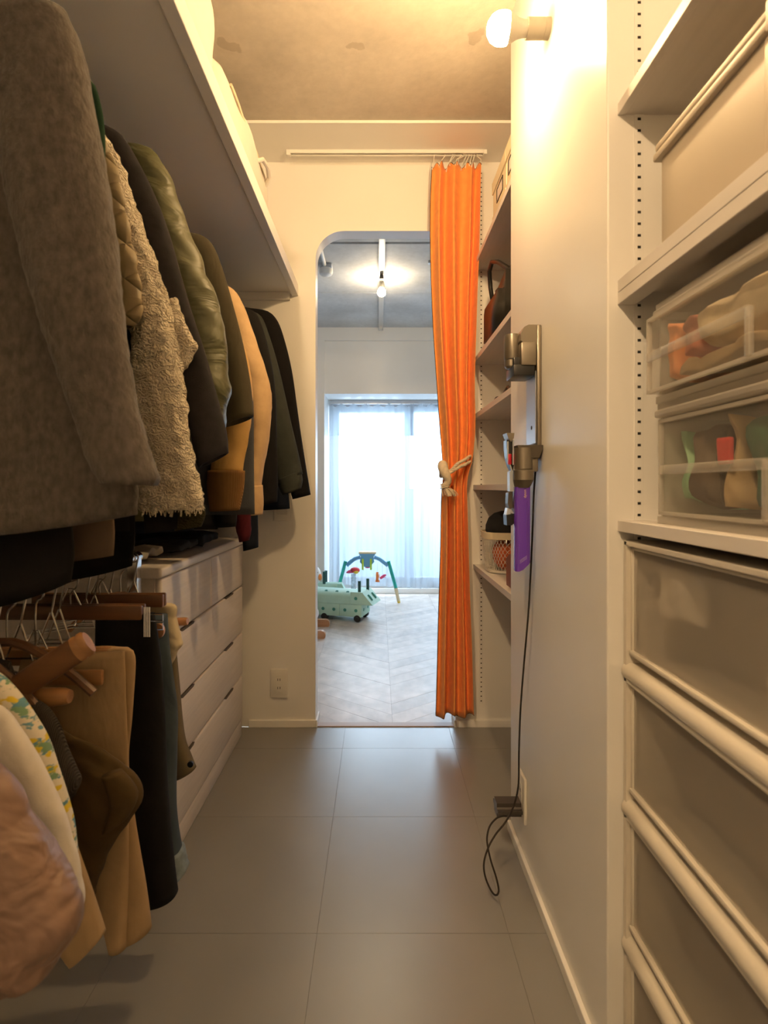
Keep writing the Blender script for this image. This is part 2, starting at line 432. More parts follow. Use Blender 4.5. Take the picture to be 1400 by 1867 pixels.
# floor: grey vinyl tiles
fl = struct(MB().box(-1.12, .95, -1.4, 2.3, -.05, -.0012), 'floor', M['joint'])
P = .437; xs = [-1.03] + [-.14 + P * k for k in range(-2, 3)] + [.87]; ys = [2.298] + [2.109 - P * k for k in range(0, 9)]
tcache = {}
for i in range(len(xs) - 1):
    for j in range(len(ys) - 1):
        a, b, c, d = xs[i] + .00027, xs[i + 1] - .00027, ys[j + 1] + .00027, ys[j] - .00027
        if d < -1.3: continue
        key = (round(b - a, 3), round(d - c, 3))
        if key not in tcache:
            o = MB().box(0, key[0], 0, key[1], -.0012, 0, .0002, 1).build('floor_tile', M['tile'], fl); tcache[key] = o.data
        else:
            o = bpy.data.objects.new('floor_tile', tcache[key]); COL.objects.link(o); o.parent = fl
        o.location = (a, c, 0)

# ------------------------------------------------------------------ next room shell
YA, YB, YW = 4.72, 4.75, 5.18
fl2 = struct(MB().box(-1.75, 1.45, 2.335, 5.3, -.06, -.004), 'floor_playroom', mat('oak_joint', (.24, .20, .17), .8))
def clip(poly, ax, lim, keep_less):
    out = []
    for (p, q) in zip(poly, poly[1:] + poly[:1]):
        ip = (p[ax] <= lim) == keep_less or p[ax] == lim; iq = (q[ax] <= lim) == keep_less or q[ax] == lim
        if ip: out.append(p)
        if ip != iq:
            t = (lim - p[ax]) / (q[ax] - p[ax]); out.append((p[0] + t * (q[0] - p[0]), p[1] + t * (q[1] - p[1])))
    return out
PW, SL, CW = .12, .746, .413
for k in range(-4, 3):
    xa, xb = .06 + CW * k, .06 + CW * (k + 1)
    for i in range(-4, 26):
        y0 = 2.42 + PW * i
        g = .0005
        ya, yb = (y0, y0 + CW * SL) if k % 2 == 0 else (y0 + CW * SL, y0)
        poly = [(xa + g, ya + g), (xb - g, yb + g), (xb - g, yb + PW - g), (xa + g, ya + PW - g)]
        for ax, lim, less in ((1, 2.336, False), (1, 5.179, True), (0, -1.6, False), (0, 1.3, True)):
            poly = clip(poly, ax, lim, less) if poly else poly
        if len(poly) > 2:
            z = random.uniform(-.0004, .0002)
            MB().prism(poly, -.004, z, 'z').build('floor_plank', M[random.choice(['plank', 'plank2', 'plank3'])], fl2)
c2 = struct(MB().box(-1.75, 1.45, 2.375, 5.3, 2.44, 2.55), 'ceiling_playroom', M['hole'])
for (a, b) in ((2.375, 3.075), (3.10, 3.877), (3.883, 4.72)):
    struct(MB().box(-1.75, 1.45, a, b, 2.41, 2.44), 'ceiling_slab', M['concrete2'], c2)
struct(MB().box(-1.75, -1.6, 2.375, 5.3, 0, 2.5), 'wall_playroom_left', M['wall'])
struct(MB().box(1.3, 1.45, 2.375, 5.3, 0, 2.5), 'wall_playroom_right', M['wall'])
ww = struct(MB().box(-1.6, -.472, YA, 5.3, 0, 2.41), 'wall_window', M['wall'])
struct(MB().box(-.472, 1.3, YA, 5.3, 2.298, 2.41), 'wall_beam', M['wall'], ww)
struct(MB().box(-.472, 1.3, YB, 5.3, 1.836, 2.298), 'wall_lintel', M['wall'], ww)
struct(MB().box(1.02, 1.3, YA, 5.3, 0, 1.836), 'wall_pier', M['wall'], ww)
struct(MB().box(-.472, 1.02, 5.165, 5.3, 0, .05, .003), 'trim_2', M['trimw'])
# window
w1 = bpy.data.objects.new('window_1', None); COL.objects.link(w1); w1.location = (.274, 5.22, .05); w1['kind'] = 'structure'; w1['org'] = (.274, 5.22, .05)
fr = MB()
for b in ((-.472, -.432, 5.19, 5.27, .05, 1.836), (.98, 1.02, 5.19, 5.27, .05, 1.836), (-.472, 1.02, 5.19, 5.27, .05, .09), (-.472, 1.02, 5.19, 5.27, 1.79, 1.836)):
    fr.box(*b)
fr.build('window_frame', M['alu'], w1)
for (x0, x1, y) in ((-.432, .30, 5.235), (.25, .98, 5.205)):
    s = MB()
    for b in ((x0, x0 + .05, .09, 1.79), (x1 - .05, x1, .09, 1.79), (x0 + .05, x1 - .05, .09, .15), (x0 + .05, x1 - .05, 1.74, 1.79)):
        s.box(b[0], b[1], y, y + .028, b[2], b[3])
    so = s.build('sash', M['alu'], w1)
    MB().box(x0 + .05, x1 - .05, y + .011, y + .016, .15, 1.74).build('pane', M['glass'], so)
struct(MB().box(-2.2, 2.4, 6.25, 6.4, -.1, 1.0), 'wall_balcony', M['outwall'])
struct(MB().box(-2.2, 2.4, 5.3, 6.4, -.2, -.08), 'floor_balcony', M['outwall'])

# ------------------------------------------------------------------ ceiling fittings and lamps
t = thing('track_light', 'glowing round bulb on the white ceiling track of the playroom', 'lamp', (.02, 3.6, 2.41))
tr = MB()
for x in (.002, .032): tr.box(x, x + .006, 2.376, 4.70, 2.378, 2.41)
tr.box(.002, .038, 2.376, 4.70, 2.402, 2.41); tr.box(.002, .038, 2.376, 2.40, 2.378, 2.41); tr.box(.002, .038, 4.67, 4.70, 2.378, 2.41)
tr.build('track', M['white'], t)
MB().box(.006, .034, 3.50, 3.56, 2.366, 2.392, .003).build('connector', M['black'], t)
MB().cyl((.02, 3.585, 2.382), (.02, 3.585, 2.335), .017, .019).build('lamp_socket', M['socket'], t, True)
MB().lathe([(.013, .03), (.018, .022), (.026, .008), (.028, -.004), (.024, -.018), (.012, -.027), (.001, -.029)], (.02, 3.585, 2.308)).build('bulb', emit('bulb_glow_room', (1, .78, .50), BULB_ROOM), t, True, auto=0)
t = thing('smoke_detector', 'white domed smoke detector on the grey concrete playroom ceiling', 'detector', (-.33, 3.4, 2.41))
MB().box(-.37, -.29, 3.36, 3.44, 2.385, 2.41, .004).build('mounting_box', M['greyblue'], t)
MB().lathe([(.043, .0), (.044, -.018), (.038, -.034), (.024, -.042), (.001, -.044)], (-.33, 3.4, 2.386)).build('dome', M['white'], t, True)
single(MB().tube([(-.335, 2.377, 2.399), (-.335, 3.0, 2.399), (-.335, 3.36, 2.399)], .011, 10), 'conduit_pipe', M['white'], 'white conduit pipe running along the concrete to the smoke detector', 'pipe', (-.335, 2.377, 2.399), True)
single(MB().box(.305, .33, 3.32, 3.345, 2.392, 2.41, .003), 'ceiling_clip', M['alu'], 'small metal clip fixed to the grey playroom ceiling', 'clip', (.317, 3.33, 2.41))

bulb_m = emit('bulb_glow_near', BULB_COL, BULB_NEAR)
def wall_bulb(c, d, m, label, name='wall_bulb'):
    """bare bulb in a socket; c: point on the wall or ceiling, d: direction out of it"""
    c = Vector(c); d = Vector(d); ax = 'x' if abs(d.x) > .5 else 'z'; sg = d.x + d.y + d.z
    t = thing(name, label, 'lamp', c)
    MB().lathe([(.0215, .0), (.0215, sg * .012), (.0208, sg * .0125), (.0208, sg * .013), (.0215, sg * .0135), (.0215, sg * .052)], c, ax).build('lamp_socket', M['socket'], t, True)
    MB().lathe([(.017, sg * .052), (.0175, sg * .06), (.020, sg * .072), (.026, sg * .083), (.0315, sg * .0955)], c, ax).build('bulb_collar', M['bulbcap'], t, True)
    MB().lathe([(.0317, sg * .0956), (.0335, sg * .106), (.032, sg * .120), (.026, sg * .132), (.014, sg * .141), (.001, sg * .144)], c, ax).build('bulb', m, t, True, auto=0)
wall_bulb((.393, 1.247, 2.074), (-1, 0, 0), bulb_m, 'glowing bare bulb sticking out of the cream end wall')
wall_bulb((-.375, -.25, 2.412), (0, 0, -1), emit('bulb_glow_rear', BULB_COL2, BULB_REAR), 'bare bulb hanging from the closet ceiling between the two shelf sides')

# ------------------------------------------------------------------ overhead shelf, bags, rail
t = thing('overhead_shelf', 'long white overhead shelf above the hanging coats', 'shelf', (-.69, 1.0, 1.83))
MB().box(-1.03, -.365, -.6, 2.30, 1.838, 1.874).build('board', M['white'], t)
MB().box(-.368, -.341, -.6, 2.30, 1.83, 1.877, .001, 1).build('fascia', M['white'], t)
MB().box(-1.03, -.375, 2.275, 2.30, 1.81, 1.838).build('cleat', M['white'], t)
def soft_bag(x0, x1, y0, y1, z0, z1, seed, r=.07):
    bm = bmesh.new(); bmesh.ops.create_cube(bm, size=1)
    bmesh.ops.subdivide_edges(bm, edges=list(bm.edges), cuts=14, use_grid_fill=True)
    c = Vector(((x0 + x1) / 2, (y0 + y1) / 2, (z0 + z1) / 2)); hs = Vector(((x1 - x0) / 2, (y1 - y0) / 2, (z1 - z0) / 2))
    for v in bm.verts:
        p = v.co * 2; q = Vector([math.copysign(min(abs(a), 1), a) for a in p])
        inner = Vector([max(-h + r, min(h - r, a * h)) for a, h in zip(q, hs)]); d = Vector([a * h for a, h in zip(q, hs)]) - inner
        s = inner + (d.normalized() * r if d.length > 1e-6 else d)
        bul = (1 - q.y ** 2) * (1 - q.z ** 2) if abs(q.x) > .95 else (1 - q.x ** 2) * (1 - q.y ** 2) if q.z > .95 else 0
        nn = noise.noise(s * 9 + Vector((seed, 0, seed * 2)))
        s += Vector((math.copysign(1, q.x) * bul * .012 if abs(q.x) > .95 else 0, 0, bul * .012 if q.z > .95 else 0)) + s.normalized() * nn * .012
        s.z = max(s.z, -hs.z); v.co = c + s
    return MB().addbm(bm)
for i, (y0, y1, z1, lab) in enumerate(((.62, 1.315, 2.20, 'plump cream canvas storage bag on the overhead shelf, the one farther from the doorway wall'), (1.335, 1.96, 2.125, 'cream zipped storage bag on the overhead shelf, beside the doorway wall'))):
    t = thing('storage_bag', lab, 'bag', (-.62, (y0 + y1) / 2, 1.874), 'storage bags on the overhead shelf')
    soft_bag(-.86, -.39 + .005 * (1 - i), y0, y1, 1.875, z1, 3 + i * 5).build('bag_body', M['cream_bag'], t, True, auto=0)
    zz = z1 - .055
    MB().tube([(-.386, y0 + .08 + k * (y1 - y0 - .16) / 12, zz + .004 * math.sin(k)) for k in range(13)], .004, 6).build('zipper', M['creambox'], t, True)
    ym = (y0 + y1) / 2 + .12
    MB().tube([(-.384, ym - .07, zz - .03), (-.368, ym - .05, zz - .012), (-.362, ym, zz - .008), (-.368, ym + .05, zz - .012), (-.384, ym + .07, zz - .03)], .007, 8).build('carry_handle', M['cream_bag'], t, True)
RX, RZ = -.66, 1.775
t = thing('hanging_rail', 'steel clothes rail fixed under the overhead shelf', 'rail', (RX, .9, RZ))
MB().tube([(RX, -.5, RZ), (RX, 2.295, RZ)], .0125, 16).build('rail_pipe', M['chrome'], t, True)
for y in (-.3, .45, 1.45, 2.2):
    MB().box(RX - .012, RX + .012, y - .003, y + .003, RZ, 1.838).build('rail_bracket', M['chrome'], t)
LX, LZ = -.60, .845
t = thing('lower_rail', 'steel lower clothes rail holding the trousers', 'rail', (LX, .8, LZ))
MB().tube([(LX, -.2, LZ), (LX, 1.35, LZ)], .0125, 16).build('rail_pipe', M['chrome'], t, True)
for y in (-.15, 1.33):
    MB().box(LX - .012, LX + .012, y - .012, y + .012, 0, LZ).build('rail_post', M['chrome'], t)

# ------------------------------------------------------------------ dresser
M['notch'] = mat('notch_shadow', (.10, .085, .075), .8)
DX, DY0, DY1 = -.557, 1.385, 2.225
t = thing('dresser', 'whitewashed wooden dresser standing under the hanging jackets', 'dresser', (-.78, 1.8, 0))
MB().box(-1.0, DX - .016, DY0, DY1, .0, .785).build('carcass', M['dress'], t)
MB().box(-1.005, DX + .006, DY0 - .012, DY1 + .008, .785, .812, .007, 3).build('top_panel', M['dresstop'], t, True)
MB().box(-1.0, DX - .004, DY0 + .002, DY1 - .002, .0, .066, .003).build('plinth', M['dress'], t, True)
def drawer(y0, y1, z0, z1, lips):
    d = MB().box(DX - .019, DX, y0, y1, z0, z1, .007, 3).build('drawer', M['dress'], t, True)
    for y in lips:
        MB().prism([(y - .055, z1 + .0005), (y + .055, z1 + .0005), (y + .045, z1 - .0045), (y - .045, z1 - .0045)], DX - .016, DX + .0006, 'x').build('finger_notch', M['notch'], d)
ym = (DY0 + DY1) / 2
rows = [(.071, .246), (.2505, .422), (.4265, .612), (.6165, .783)]
for i, (a, b) in enumerate(rows):
    if i < 3: drawer(DY0 + .003, DY1 - .003, a, b, (DY0 + .2, DY1 - .2))
    else:
        drawer(DY0 + .003, ym - .0015, a, b, ()); drawer(ym + .0015, DY1 - .003, a, b, ())

# ------------------------------------------------------------------ electrical plates
def outlet(name, label, P0, n, socks=2):
    """n = 'y' plate on a wall facing -y, 'x' plate on a wall facing -x"""
    t = thing(name, label, 'outlet', P0)
    def bx(u0, u1, d0, d1, z0, z1, r=0):
        x, y, z = P0
        return MB().box(x + u0, x + u1, y - d1, y - d0, z + z0, z + z1, r) if n == 'y' else MB().box(x - d1, x - d0, y + u0, y + u1, z + z0, z + z1, r)
    bx(-.036, .036, 0, .008, -.06, .06, .0025).build('cover_plate', M['plate'], t, True)
    bx(-.0125, .0125, .008, .0095, -.036, .036, .0006).build('insert', M['plate'], t)
    for k in range(socks):
        zc = (.017, -.018)[k]
        for u in (-.005, .005): bx(u - .0012, u + .0012, .0094, .0098, zc - .005, zc + .005).build('slot', M['hole'], t)
    return t
outlet('wall_outlet', 'cream double outlet low on the wall between dresser and doorway', (-.4215, 2.30, .186), 'y')
t = thing('light_switch', 'cream switch plate on the doorway wall, half hidden by the black coat sleeve', 'switch', (-.408, 2.30, .935))
MB().box(-.444, -.372, 2.292, 2.30, .875, .995, .0025).build('cover_plate', M['plate'], t, True)
MB().box(-.43, -.386, 2.289, 2.292, .90, .97, .001).build('rocker', M['plate'], t)
outlet('wall_outlet', 'cream outlet low on the end wall behind the charger plug', (.393, 1.468, .182), 'x', 1)

# ------------------------------------------------------------------ niche shelves and what stands on them
NX = .402
for zt, lab in ((1.958, 'high niche shelf carrying the cream label boxes'), (1.557, 'niche shelf carrying the black leather bag'), (1.322, 'niche shelf with dark sandals, under the black bag shelf'),
                (1.027, 'niche shelf just above the wire basket'), (.692, 'niche shelf under the wire basket')):
    t = thing('niche_shelf', lab, 'shelf', (.62, 1.95, zt), 'shelves in the niche beside the doorway')
    MB().box(NX + .002, .85, 1.61, 2.30, zt - .02, zt).build('board', M['shelf'], t)
    MB().box(NX, NX + .002, 1.61, 2.30, zt - .02, zt).build('edge_band', M['shelf'], t)
def standard(x, y, z0, z1, nm):
    t = struct(MB().box(x - .008, x + .008, y - .0015, y, z0, z1), nm, M['white'])
    h = MB(); n = int((z1 - z0) / .02)
    for k in range(n): h.box(x - .0028, x + .0028, y - .0019, y - .0014, z0 + .01 + k * .02 - .0022, z0 + .01 + k * .02 + .0022)
    o = h.build('slot_holes', M['hole'], t); o['kind'] = 'stuff'
standard(.436, 2.30, .1, 2.38, 'trim_3')
standard(.4475, .931, .02, 2.38, 'trim_4')
# cream boxes on the top niche shelf
for i, (y0, y1) in enumerate(((1.755, 1.955), (1.625, 1.748))):
    t = thing('label_box', ('cream storage box with a black edged label holder, high in the niche', 'cream storage box beside the labelled one, mostly behind the end wall')[i], 'box', (.52, (y0 + y1) / 2, 1.9585), 'cream boxes high in the niche')
    z0, z1 = 1.9585, 2.115
    MB().box(.414, .66, y0, y1, z0, z1 - .03, .002).build('box_body', M['creambox'], t)
    MB().box(.410, .664, y0 - .003, y1 + .003, z1 - .045, z1, .003).build('box_lid', M['creambox'], t)
    MB().box(.411, .414, y0, y1, z0 + .012, z0 + .03).build('bottom_strip', M['creambox'], t)
    yc = (y0 + y1) / 2 - .01; f = MB(); a, b, zz0, zz1 = yc - .045, yc + .045, z0 + .05, z0 + .098
    for q in ((a, b, zz0, zz0 + .003), (a, b, zz1 - .003, zz1), (a, a + .003, zz0, zz1), (b - .003, b, zz0, zz1)): f.box(.4115, .414, *q)
    f.build('label_holder', M['black'], t)
    MB().box(.4135, .4141, a + .003, b - .003, zz0 + .003, zz1 - .003).build('label_card', M['plate'], t)
    for z in (z0 + .036, z0 + .107): MB().cyl((.4142, yc, z), (.4125, yc, z), .004, seg=10).build('rivet', M['alu'], t)
# black leather bag
t = thing('leather_bag', 'black leather handbag with a strap loop on a niche shelf', 'bag', (.47, 2.02, 1.558))
Yb = 2.03
def slab(prof, x0, x1, seed, r=.02):
    bm = bmesh.new(); vs_ = [bm.verts.new((x0, p[0], p[1])) for p in prof]; f = bm.faces.new(vs_)
    e = bmesh.ops.extrude_face_region(bm, geom=[f]); bmesh.ops.translate(bm, vec=(x1 - x0, 0, 0), verts=[v for v in e['geom'] if isinstance(v, bmesh.types.BMVert)])
    bmesh.ops.bevel(bm, geom=list(bm.edges), offset=r, segments=3, affect='EDGES')
    for v in bm.verts: v.co += Vector((noise.noise(v.co * 9 + Vector((seed, 0, 0))), noise.noise(v.co * 9 + Vector((0, seed, 0))), 0)) * .008
    return MB().addbm(bm)
slab([(1.85, 1.559), (2.15, 1.559), (2.155, 1.70), (2.13, 1.735), (1.87, 1.735)], .416, .50, 2, .022).build('front_pouch', M['leather'], t, True, auto=0)
slab([(1.82, 1.559), (2.12, 1.559), (2.08, 1.79), (1.99, 1.775), (1.86, 1.80)], .44, .57, 5, .022).build('bag_body', M['leather'], t, True, auto=0)
MB().tube([(.45, 2.115, 1.72), (.438, 2.12, 1.80), (.43, 2.10, 1.855), (.432, 2.06, 1.875), (.44, 2.0, 1.85), (.46, 1.93, 1.80), (.48, 1.88, 1.76)], .0085, 8).build('strap', M['leather'], t, True, auto=0)
# sandals
for i, (y, dy) in enumerate(((1.93, 0), (1.80, 0))):
    t = thing('sandal', ('dark strappy sandal on a niche shelf, end nearer the doorway', 'dark strappy sandal on a niche shelf, partly behind the end wall')[i], 'shoe', (.50, y, 1.3225), 'pair of dark sandals')
    MB().lathe([(.001, 0), (.045, 0), (.047, .008), (.045, .016), (.001, .018)], (.52, y, 1.3228), sx=2.3, sy=.95, e=2.3).build('sole', M['leather'], t, True)
    for x in (.45, .485, .57):
        MB().tube([(x, y - .042, 1.338), (x + .008, y - .036, 1.362), (x + .012, y, 1.376), (x + .008, y + .036, 1.362), (x, y + .042, 1.338)], .006, 6).build('strap', M['nickel_dark'], t, True)
# wire basket
bc = Vector((.492, 2.09, .6925)); t = thing('wire_basket', 'cream wire mesh basket with a black cap in it', 'basket', bc)
BH, rb, rt = .155, .072, .088
def sq(r, a, e=3.0, sy=1.0):
    ca, sa = math.cos(a), math.sin(a)
    return Vector((math.copysign(abs(ca) ** (2 / e), ca) * r, math.copysign(abs(sa) ** (2 / e), sa) * r * sy, 0))
mesh = MB(); nst = 42
for k in range(nst):
    for s in (1, -1):
        pts = []
        for i in range(9):
            h = i / 8; r = rb + (rt - rb) * h ** .7
            pts.append(bc + sq(r, 2 * PI * (k + s * h * 5) / nst) + Vector((0, 0, .008 + h * (BH - .03))))
        mesh.tube(pts, .0010, 3)
o = mesh.build('wire_mesh', M['casing'], t); o['kind'] = 'stuff'
MB().rings([[bc + sq(r, 2 * PI * k / 40) + Vector((0, 0, z)) for k in range(40)] for r, z in ((.06, 0), (.074, .003), (.075, .012), (.066, .013), (.06, .004))], True, True).build('basket_base', M['casing'], t, True)
MB().rings([[bc + sq(r, 2 * PI * k / 40) + Vector((0, 0, z)) for k in range(40)] for r, z in ((.0885, BH - .026), (.0915, BH - .025), (.0925, BH), (.0895, BH + .001), (.0885, BH - .026))], False, False).build('rim_band', M['creambox'], t, True)
MB().tube([bc + Vector((-.02, -.092, BH - .026)), bc + Vector((-.022, -.096, BH - .036)), bc + Vector((-.018, -.094, BH - .046))], .003, 6).build('clip', M['chrome'], t, True)
MB().lathe([(.072, -.02), (.078, .0), (.077, .02), (.066, .05), (.045, .07), (.02, .079), (.001, .081)], bc + Vector((.01, .0, BH - .003)), sx=1.0, sy=1.05)
capm = mat('black_felt', (.012, .012, .013), .95, var=.2, vscale=(60, 60, 60))
tag(MB().lathe([(.060, -.03), (.078, .0), (.077, .022), (.066, .05), (.045, .068), (.02, .076), (.001, .078)], bc + Vector((0, 0, BH + .002))).build('felt_cap', capm, None, True, loc=bc + Vector((0, 0, BH)), auto=0),
    'black round cap sitting on top of the wire basket', 'hat')
tag(MB().ball(bc + Vector((.0, -.012, .070)), .055, .050, .062).build('rolled_cloth', mat('coral_cloth', (.62, .13, .05), .85), None, True, loc=bc + Vector((0, 0, .02)), auto=0),
    'coral rolled cloth seen through the wire basket mesh', 'cloth')
single(MB().prism([(1.64, .693), (1.80, .693), (1.805, .78), (1.76, .80), (1.64, .80)], .425, .52, 'x'), 'brown_pouch', mat('brown_leather', (.20, .055, .02), .5), 'reddish brown leather pouch squeezed between basket and end wall', 'pouch', (.47, 1.85, .693))

# ------------------------------------------------------------------ closet shelves on the near side of the end wall
SX, SY0, SY1 = .411, -.35, .931
for zb, th, nm in ((1.657, .020, 'top closet shelf above the beige lidded box'), (1.331, .042, 'thick edged closet shelf between lidded box and clear drawers'), (.942, .019, 'closet shelf over the frosted drawer stack')):
    t = thing('closet_shelf', nm, 'shelf', (.64, .3, zb), 'closet shelves beside the end wall')
    MB().box(SX + .012, .87, SY0, SY1, zb + th - .019, zb + th).build('board', M['shelf'], t)
    if th > .03:
        MB().box(SX, SX + .014, SY0, SY1, zb + .021, zb + th, .0008, 1).build('edge_strip', M['shelf'], t)
        MB().box(SX, SX + .03, SY0, SY1, zb, zb + .0204, .0008, 1).build('edge_strip', M['shelf'], t)
    else:
        MB().box(SX, SX + .012, SY0, SY1, zb, zb + th, .0008, 1).build('edge_strip', M['shelf'], t)
# beige lidded box
bei = mat('beige_box', (.50, .44, .36), .5, spec=.4)
t = thing('lidded_box', 'large beige plastic storage box with lid on a closet shelf', 'box', (.62, .6, 1.3735))
MB().box(.438, .83, .30, .843, 1.3735, 1.532, .008, 3).build('box_body', bei, t, True)
MB().box(.4345, .446, .30, .612, 1.379, 1.524, .004, 3).build('front_panel', bei, t, True)
MB().box(.430, .838, .29, .850, 1.526, 1.538, .003).build('lid_rim', bei, t, True)
MB().box(.432, .836, .292, .848, 1.5385, 1.553, .005, 3).build('lid', bei, t, True)
MB().box(.4275, .436, .45, .60, 1.520, 1.556, .003).build('latch', bei, t, True)
# cloth lumps
def lump(x0, x1, y0, y1, z0, z1, seed, amp=.012):
    bm = bmesh.new(); bmesh.ops.create_cube(bm, size=1); bmesh.ops.subdivide_edges(bm, edges=list(bm.edges), cuts=9, use_grid_fill=True)
    c = Vector(((x0 + x1) / 2, (y0 + y1) / 2, (z0 + z1) / 2)); h = Vector(((x1 - x0) / 2 - amp, (y1 - y0) / 2 - amp, (z1 - z0) / 2 - amp))
    r = min(h) * .6
    for v in bm.verts:
        q = Vector([a * 2 * b for a, b in zip(v.co, h)]); inn = Vector([max(-b + r, min(b - r, a)) for a, b in zip(q, h)]); d = q - inn
        s = inn + (d.normalized() * r if d.length > 1e-6 else d)
        n = noise.noise_vector(s * 22 + Vector((seed * 3.1, seed, 0)))
        v.co = c + s + n * amp; v.co.z = max(v.co.z, z0 + .001)
    return MB().addbm(bm)
def cloth(name, label, cat, col, b, seed, group=None, amp=.012):
    return single(lump(*b, seed, amp), name, mat('cloth_' + str(seed), col, .9, var=.12, vscale=(30, 30, 30), bump=.3, bscale=(400, 400, 400)), label, cat, ((b[0] + b[1]) / 2, (b[2] + b[3]) / 2, b[4]), True, group, auto=0)
# two clear drawer cases
def clear_case(xf, z0, z1, y0, y1, pull, label):
    t = thing('clear_drawer_case', label, 'drawer case', (xf + .2, (y0 + y1) / 2, z0), 'clear drawer cases on the closet shelf')
    s = MB()
    for b in ((xf, .85, y0, y1, z0, z0 + .011), (xf, .85, y0, y1, z1 - .012, z1), (xf + .006, .85, y0, y0 + .004, z0 + .011, z1 - .012), (xf + .006, .85, y1 - .004, y1, z0 + .011, z1 - .012), (.846, .85, y0, y1, z0, z1)):
        s.box(*b)
    s.box(xf - .005, xf + .012, y0 - .002, y1 + .002, z1 - .022, z1 - .010, .003)
    s.build('case_shell', M['milky'], t)
    a, b, c, d, x = y0 + .008, y1 - .008, z0 + .014, z1 - .026, xf - pull
    dr = MB().box(x, x + .003, a, b, c, d).build('drawer_front', M['clear'], t)
    f = MB()
    for q in ((a, b, c, c + .005), (a, b, d - .005, d), (a, a + .004, c, d), (b - .004, b, c, d)): f.box(x - .003, x + .004, *q)
    f.build('front_rim', M['milky'], dr)
    hh = c + (d - c) * .47
    g = MB(); g.box(x - .007, x, b - .235, b - .006, hh - .007, hh + .007, .002); g.box(x - .007, x, b - .239, b - .230, c + .003, hh + .005, .002)
    g.build('handle', M['handle'], dr, True)
    w = MB()
    for q in ((x + .003, .82, a, a + .002, c, d), (x + .003, .82, b - .002, b, c, d), (x + .003, .82, a, b, c, c + .002)): w.box(*q)
    w.build('drawer_tray', M['clear'], dr)
    return t
clear_case(.436, .9615, 1.1475, .33, .846, .0, 'lower clear drawer case with green and red clothes inside')
clear_case(.436, 1.148, 1.304, .33, .851, .016, 'upper clear drawer case with cream towels inside')
for i, (nm, lab, cat, col, b) in enumerate((
    ('folded_shirt', 'mint green folded shirt in the lower clear drawer', 'shirt', (.36, .62, .40), (.446, .66, .792, .836, .980, 1.116)),
    ('folded_shirt', 'taupe folded shirt in the lower clear drawer', 'shirt', (.15, .115, .085), (.444, .66, .735, .806, .980, 1.118)),
    ('folded_shirt', 'dark brown folded shirt in the lower clear drawer', 'shirt', (.07, .05, .035), (.450, .66, .708, .748, .980, 1.114)),
    ('folded_shirt', 'tan folded shirt with a red trim in the lower clear drawer', 'shirt', (.55, .40, .22), (.443, .66, .682, .718, .980, 1.119)),
    ('folded_shirt', 'dark green folded shirt in the lower clear drawer', 'shirt', (.03, .12, .07), (.446, .66, .614, .692, .980, 1.116)),
    ('folded_shirt', 'mustard yellow folded shirt in the lower clear drawer', 'shirt', (.62, .38, .04), (.443, .66, .565, .622, 1.00, 1.112)),
    ('folded_shirt', 'charcoal folded shirt filling the lower clear drawer end', 'shirt', (.04, .045, .05), (.452, .66, .42, .578, .982, 1.10)),
    ('folded_towel', 'coral folded cloth in the upper clear drawer', 'cloth', (.72, .30, .13), (.425, .64, .785, .838, 1.166, 1.276)),
    ('folded_towel', 'dusty pink folded cloth in the upper clear drawer', 'cloth', (.50, .20, .14), (.428, .64, .735, .80, 1.19, 1.276)),
    ('folded_towel', 'large cream folded towel in the upper clear drawer', 'towel', (.62, .52, .36), (.425, .66, .57, .765, 1.195, 1.277)),
    ('folded_towel', 'tan folded cloth under the cream towel in the upper clear drawer', 'towel', (.50, .37, .22), (.425, .66, .59, .80, 1.166, 1.21)),
    ('folded_towel', 'ribbed beige towel in the upper clear drawer', 'towel', (.60, .45, .25), (.425, .66, .40, .592, 1.166, 1.268)))):
    cloth(nm, lab, cat, col, b, 40 + i, 'clothes in the clear drawers', .013)
cloth('red_label', 'red trim band on the tan shirt in the lower clear drawer', 'band', (.60, .035, .03), (.440, .452, .684, .712, 1.045, 1.085), 60, None, .002)
# frosted drawer stack
def frosted_unit(k, label):
    z0 = k * .232; z1 = z0 + .2315; ya, yb = .449, .9265
    t = thing('frosted_drawer', label, 'drawer unit', (.62, .69, z0), 'stack of frosted drawers')
    s = MB(); xo = .4195
    s.box(xo, .845, yb - .009, yb, z0 + .001, z1); s.box(xo, .845, ya, ya + .009, z0 + .001, z1); s.box(.84, .845, ya, yb, z0, z1)
    s.box(xo, .845, ya, yb, z1 - .0095, z1, .002)
    s.build('drawer_casing', M['casing'], t)
    s = MB(); prof = [(.450, z0 + .001), (.4165, z0 + .001), (.4145, z0 + .006), (.4150, z0 + .013), (.4185, z0 + .0195), (.4245, z0 + .0235), (.432, z0 + .0245), (.450, z0 + .0245)]
    s.prism(prof, ya + .002, yb - .002, 'y'); s.build('front_bar', M['casing'], t, True)
    d = MB().box(.4300, .4335, ya + .014, yb - .014, z0 + .046, z1 - .013).build('drawer_front', M['frost'], t)
    f = MB()
    f.box(.4265, .4365, yb - .0155, yb - .0105, z0 + .042, z1 - .0115, .001); f.box(.4265, .4365, ya + .0105, ya + .0155, z0 + .042, z1 - .0115, .001)
    f.box(.4265, .4365, ya + .0105, yb - .0105, z1 - .0155, z1 - .0115, .001); f.box(.423, .4365, ya + .0105, yb - .0105, z0 + .038, z0 + .0465, .0025)
    f.build('front_rim', M['casing'], d, True)
    MB().box(.4385, .82, ya + .012, yb - .012, z0 + .028, z0 + .034).build('drawer_tray', M['milky'], t)
    MB().box(.456, .46, ya + .009, yb - .009, z0 + .0245, z0 + .045).build('finger_recess', M['casing'], t)
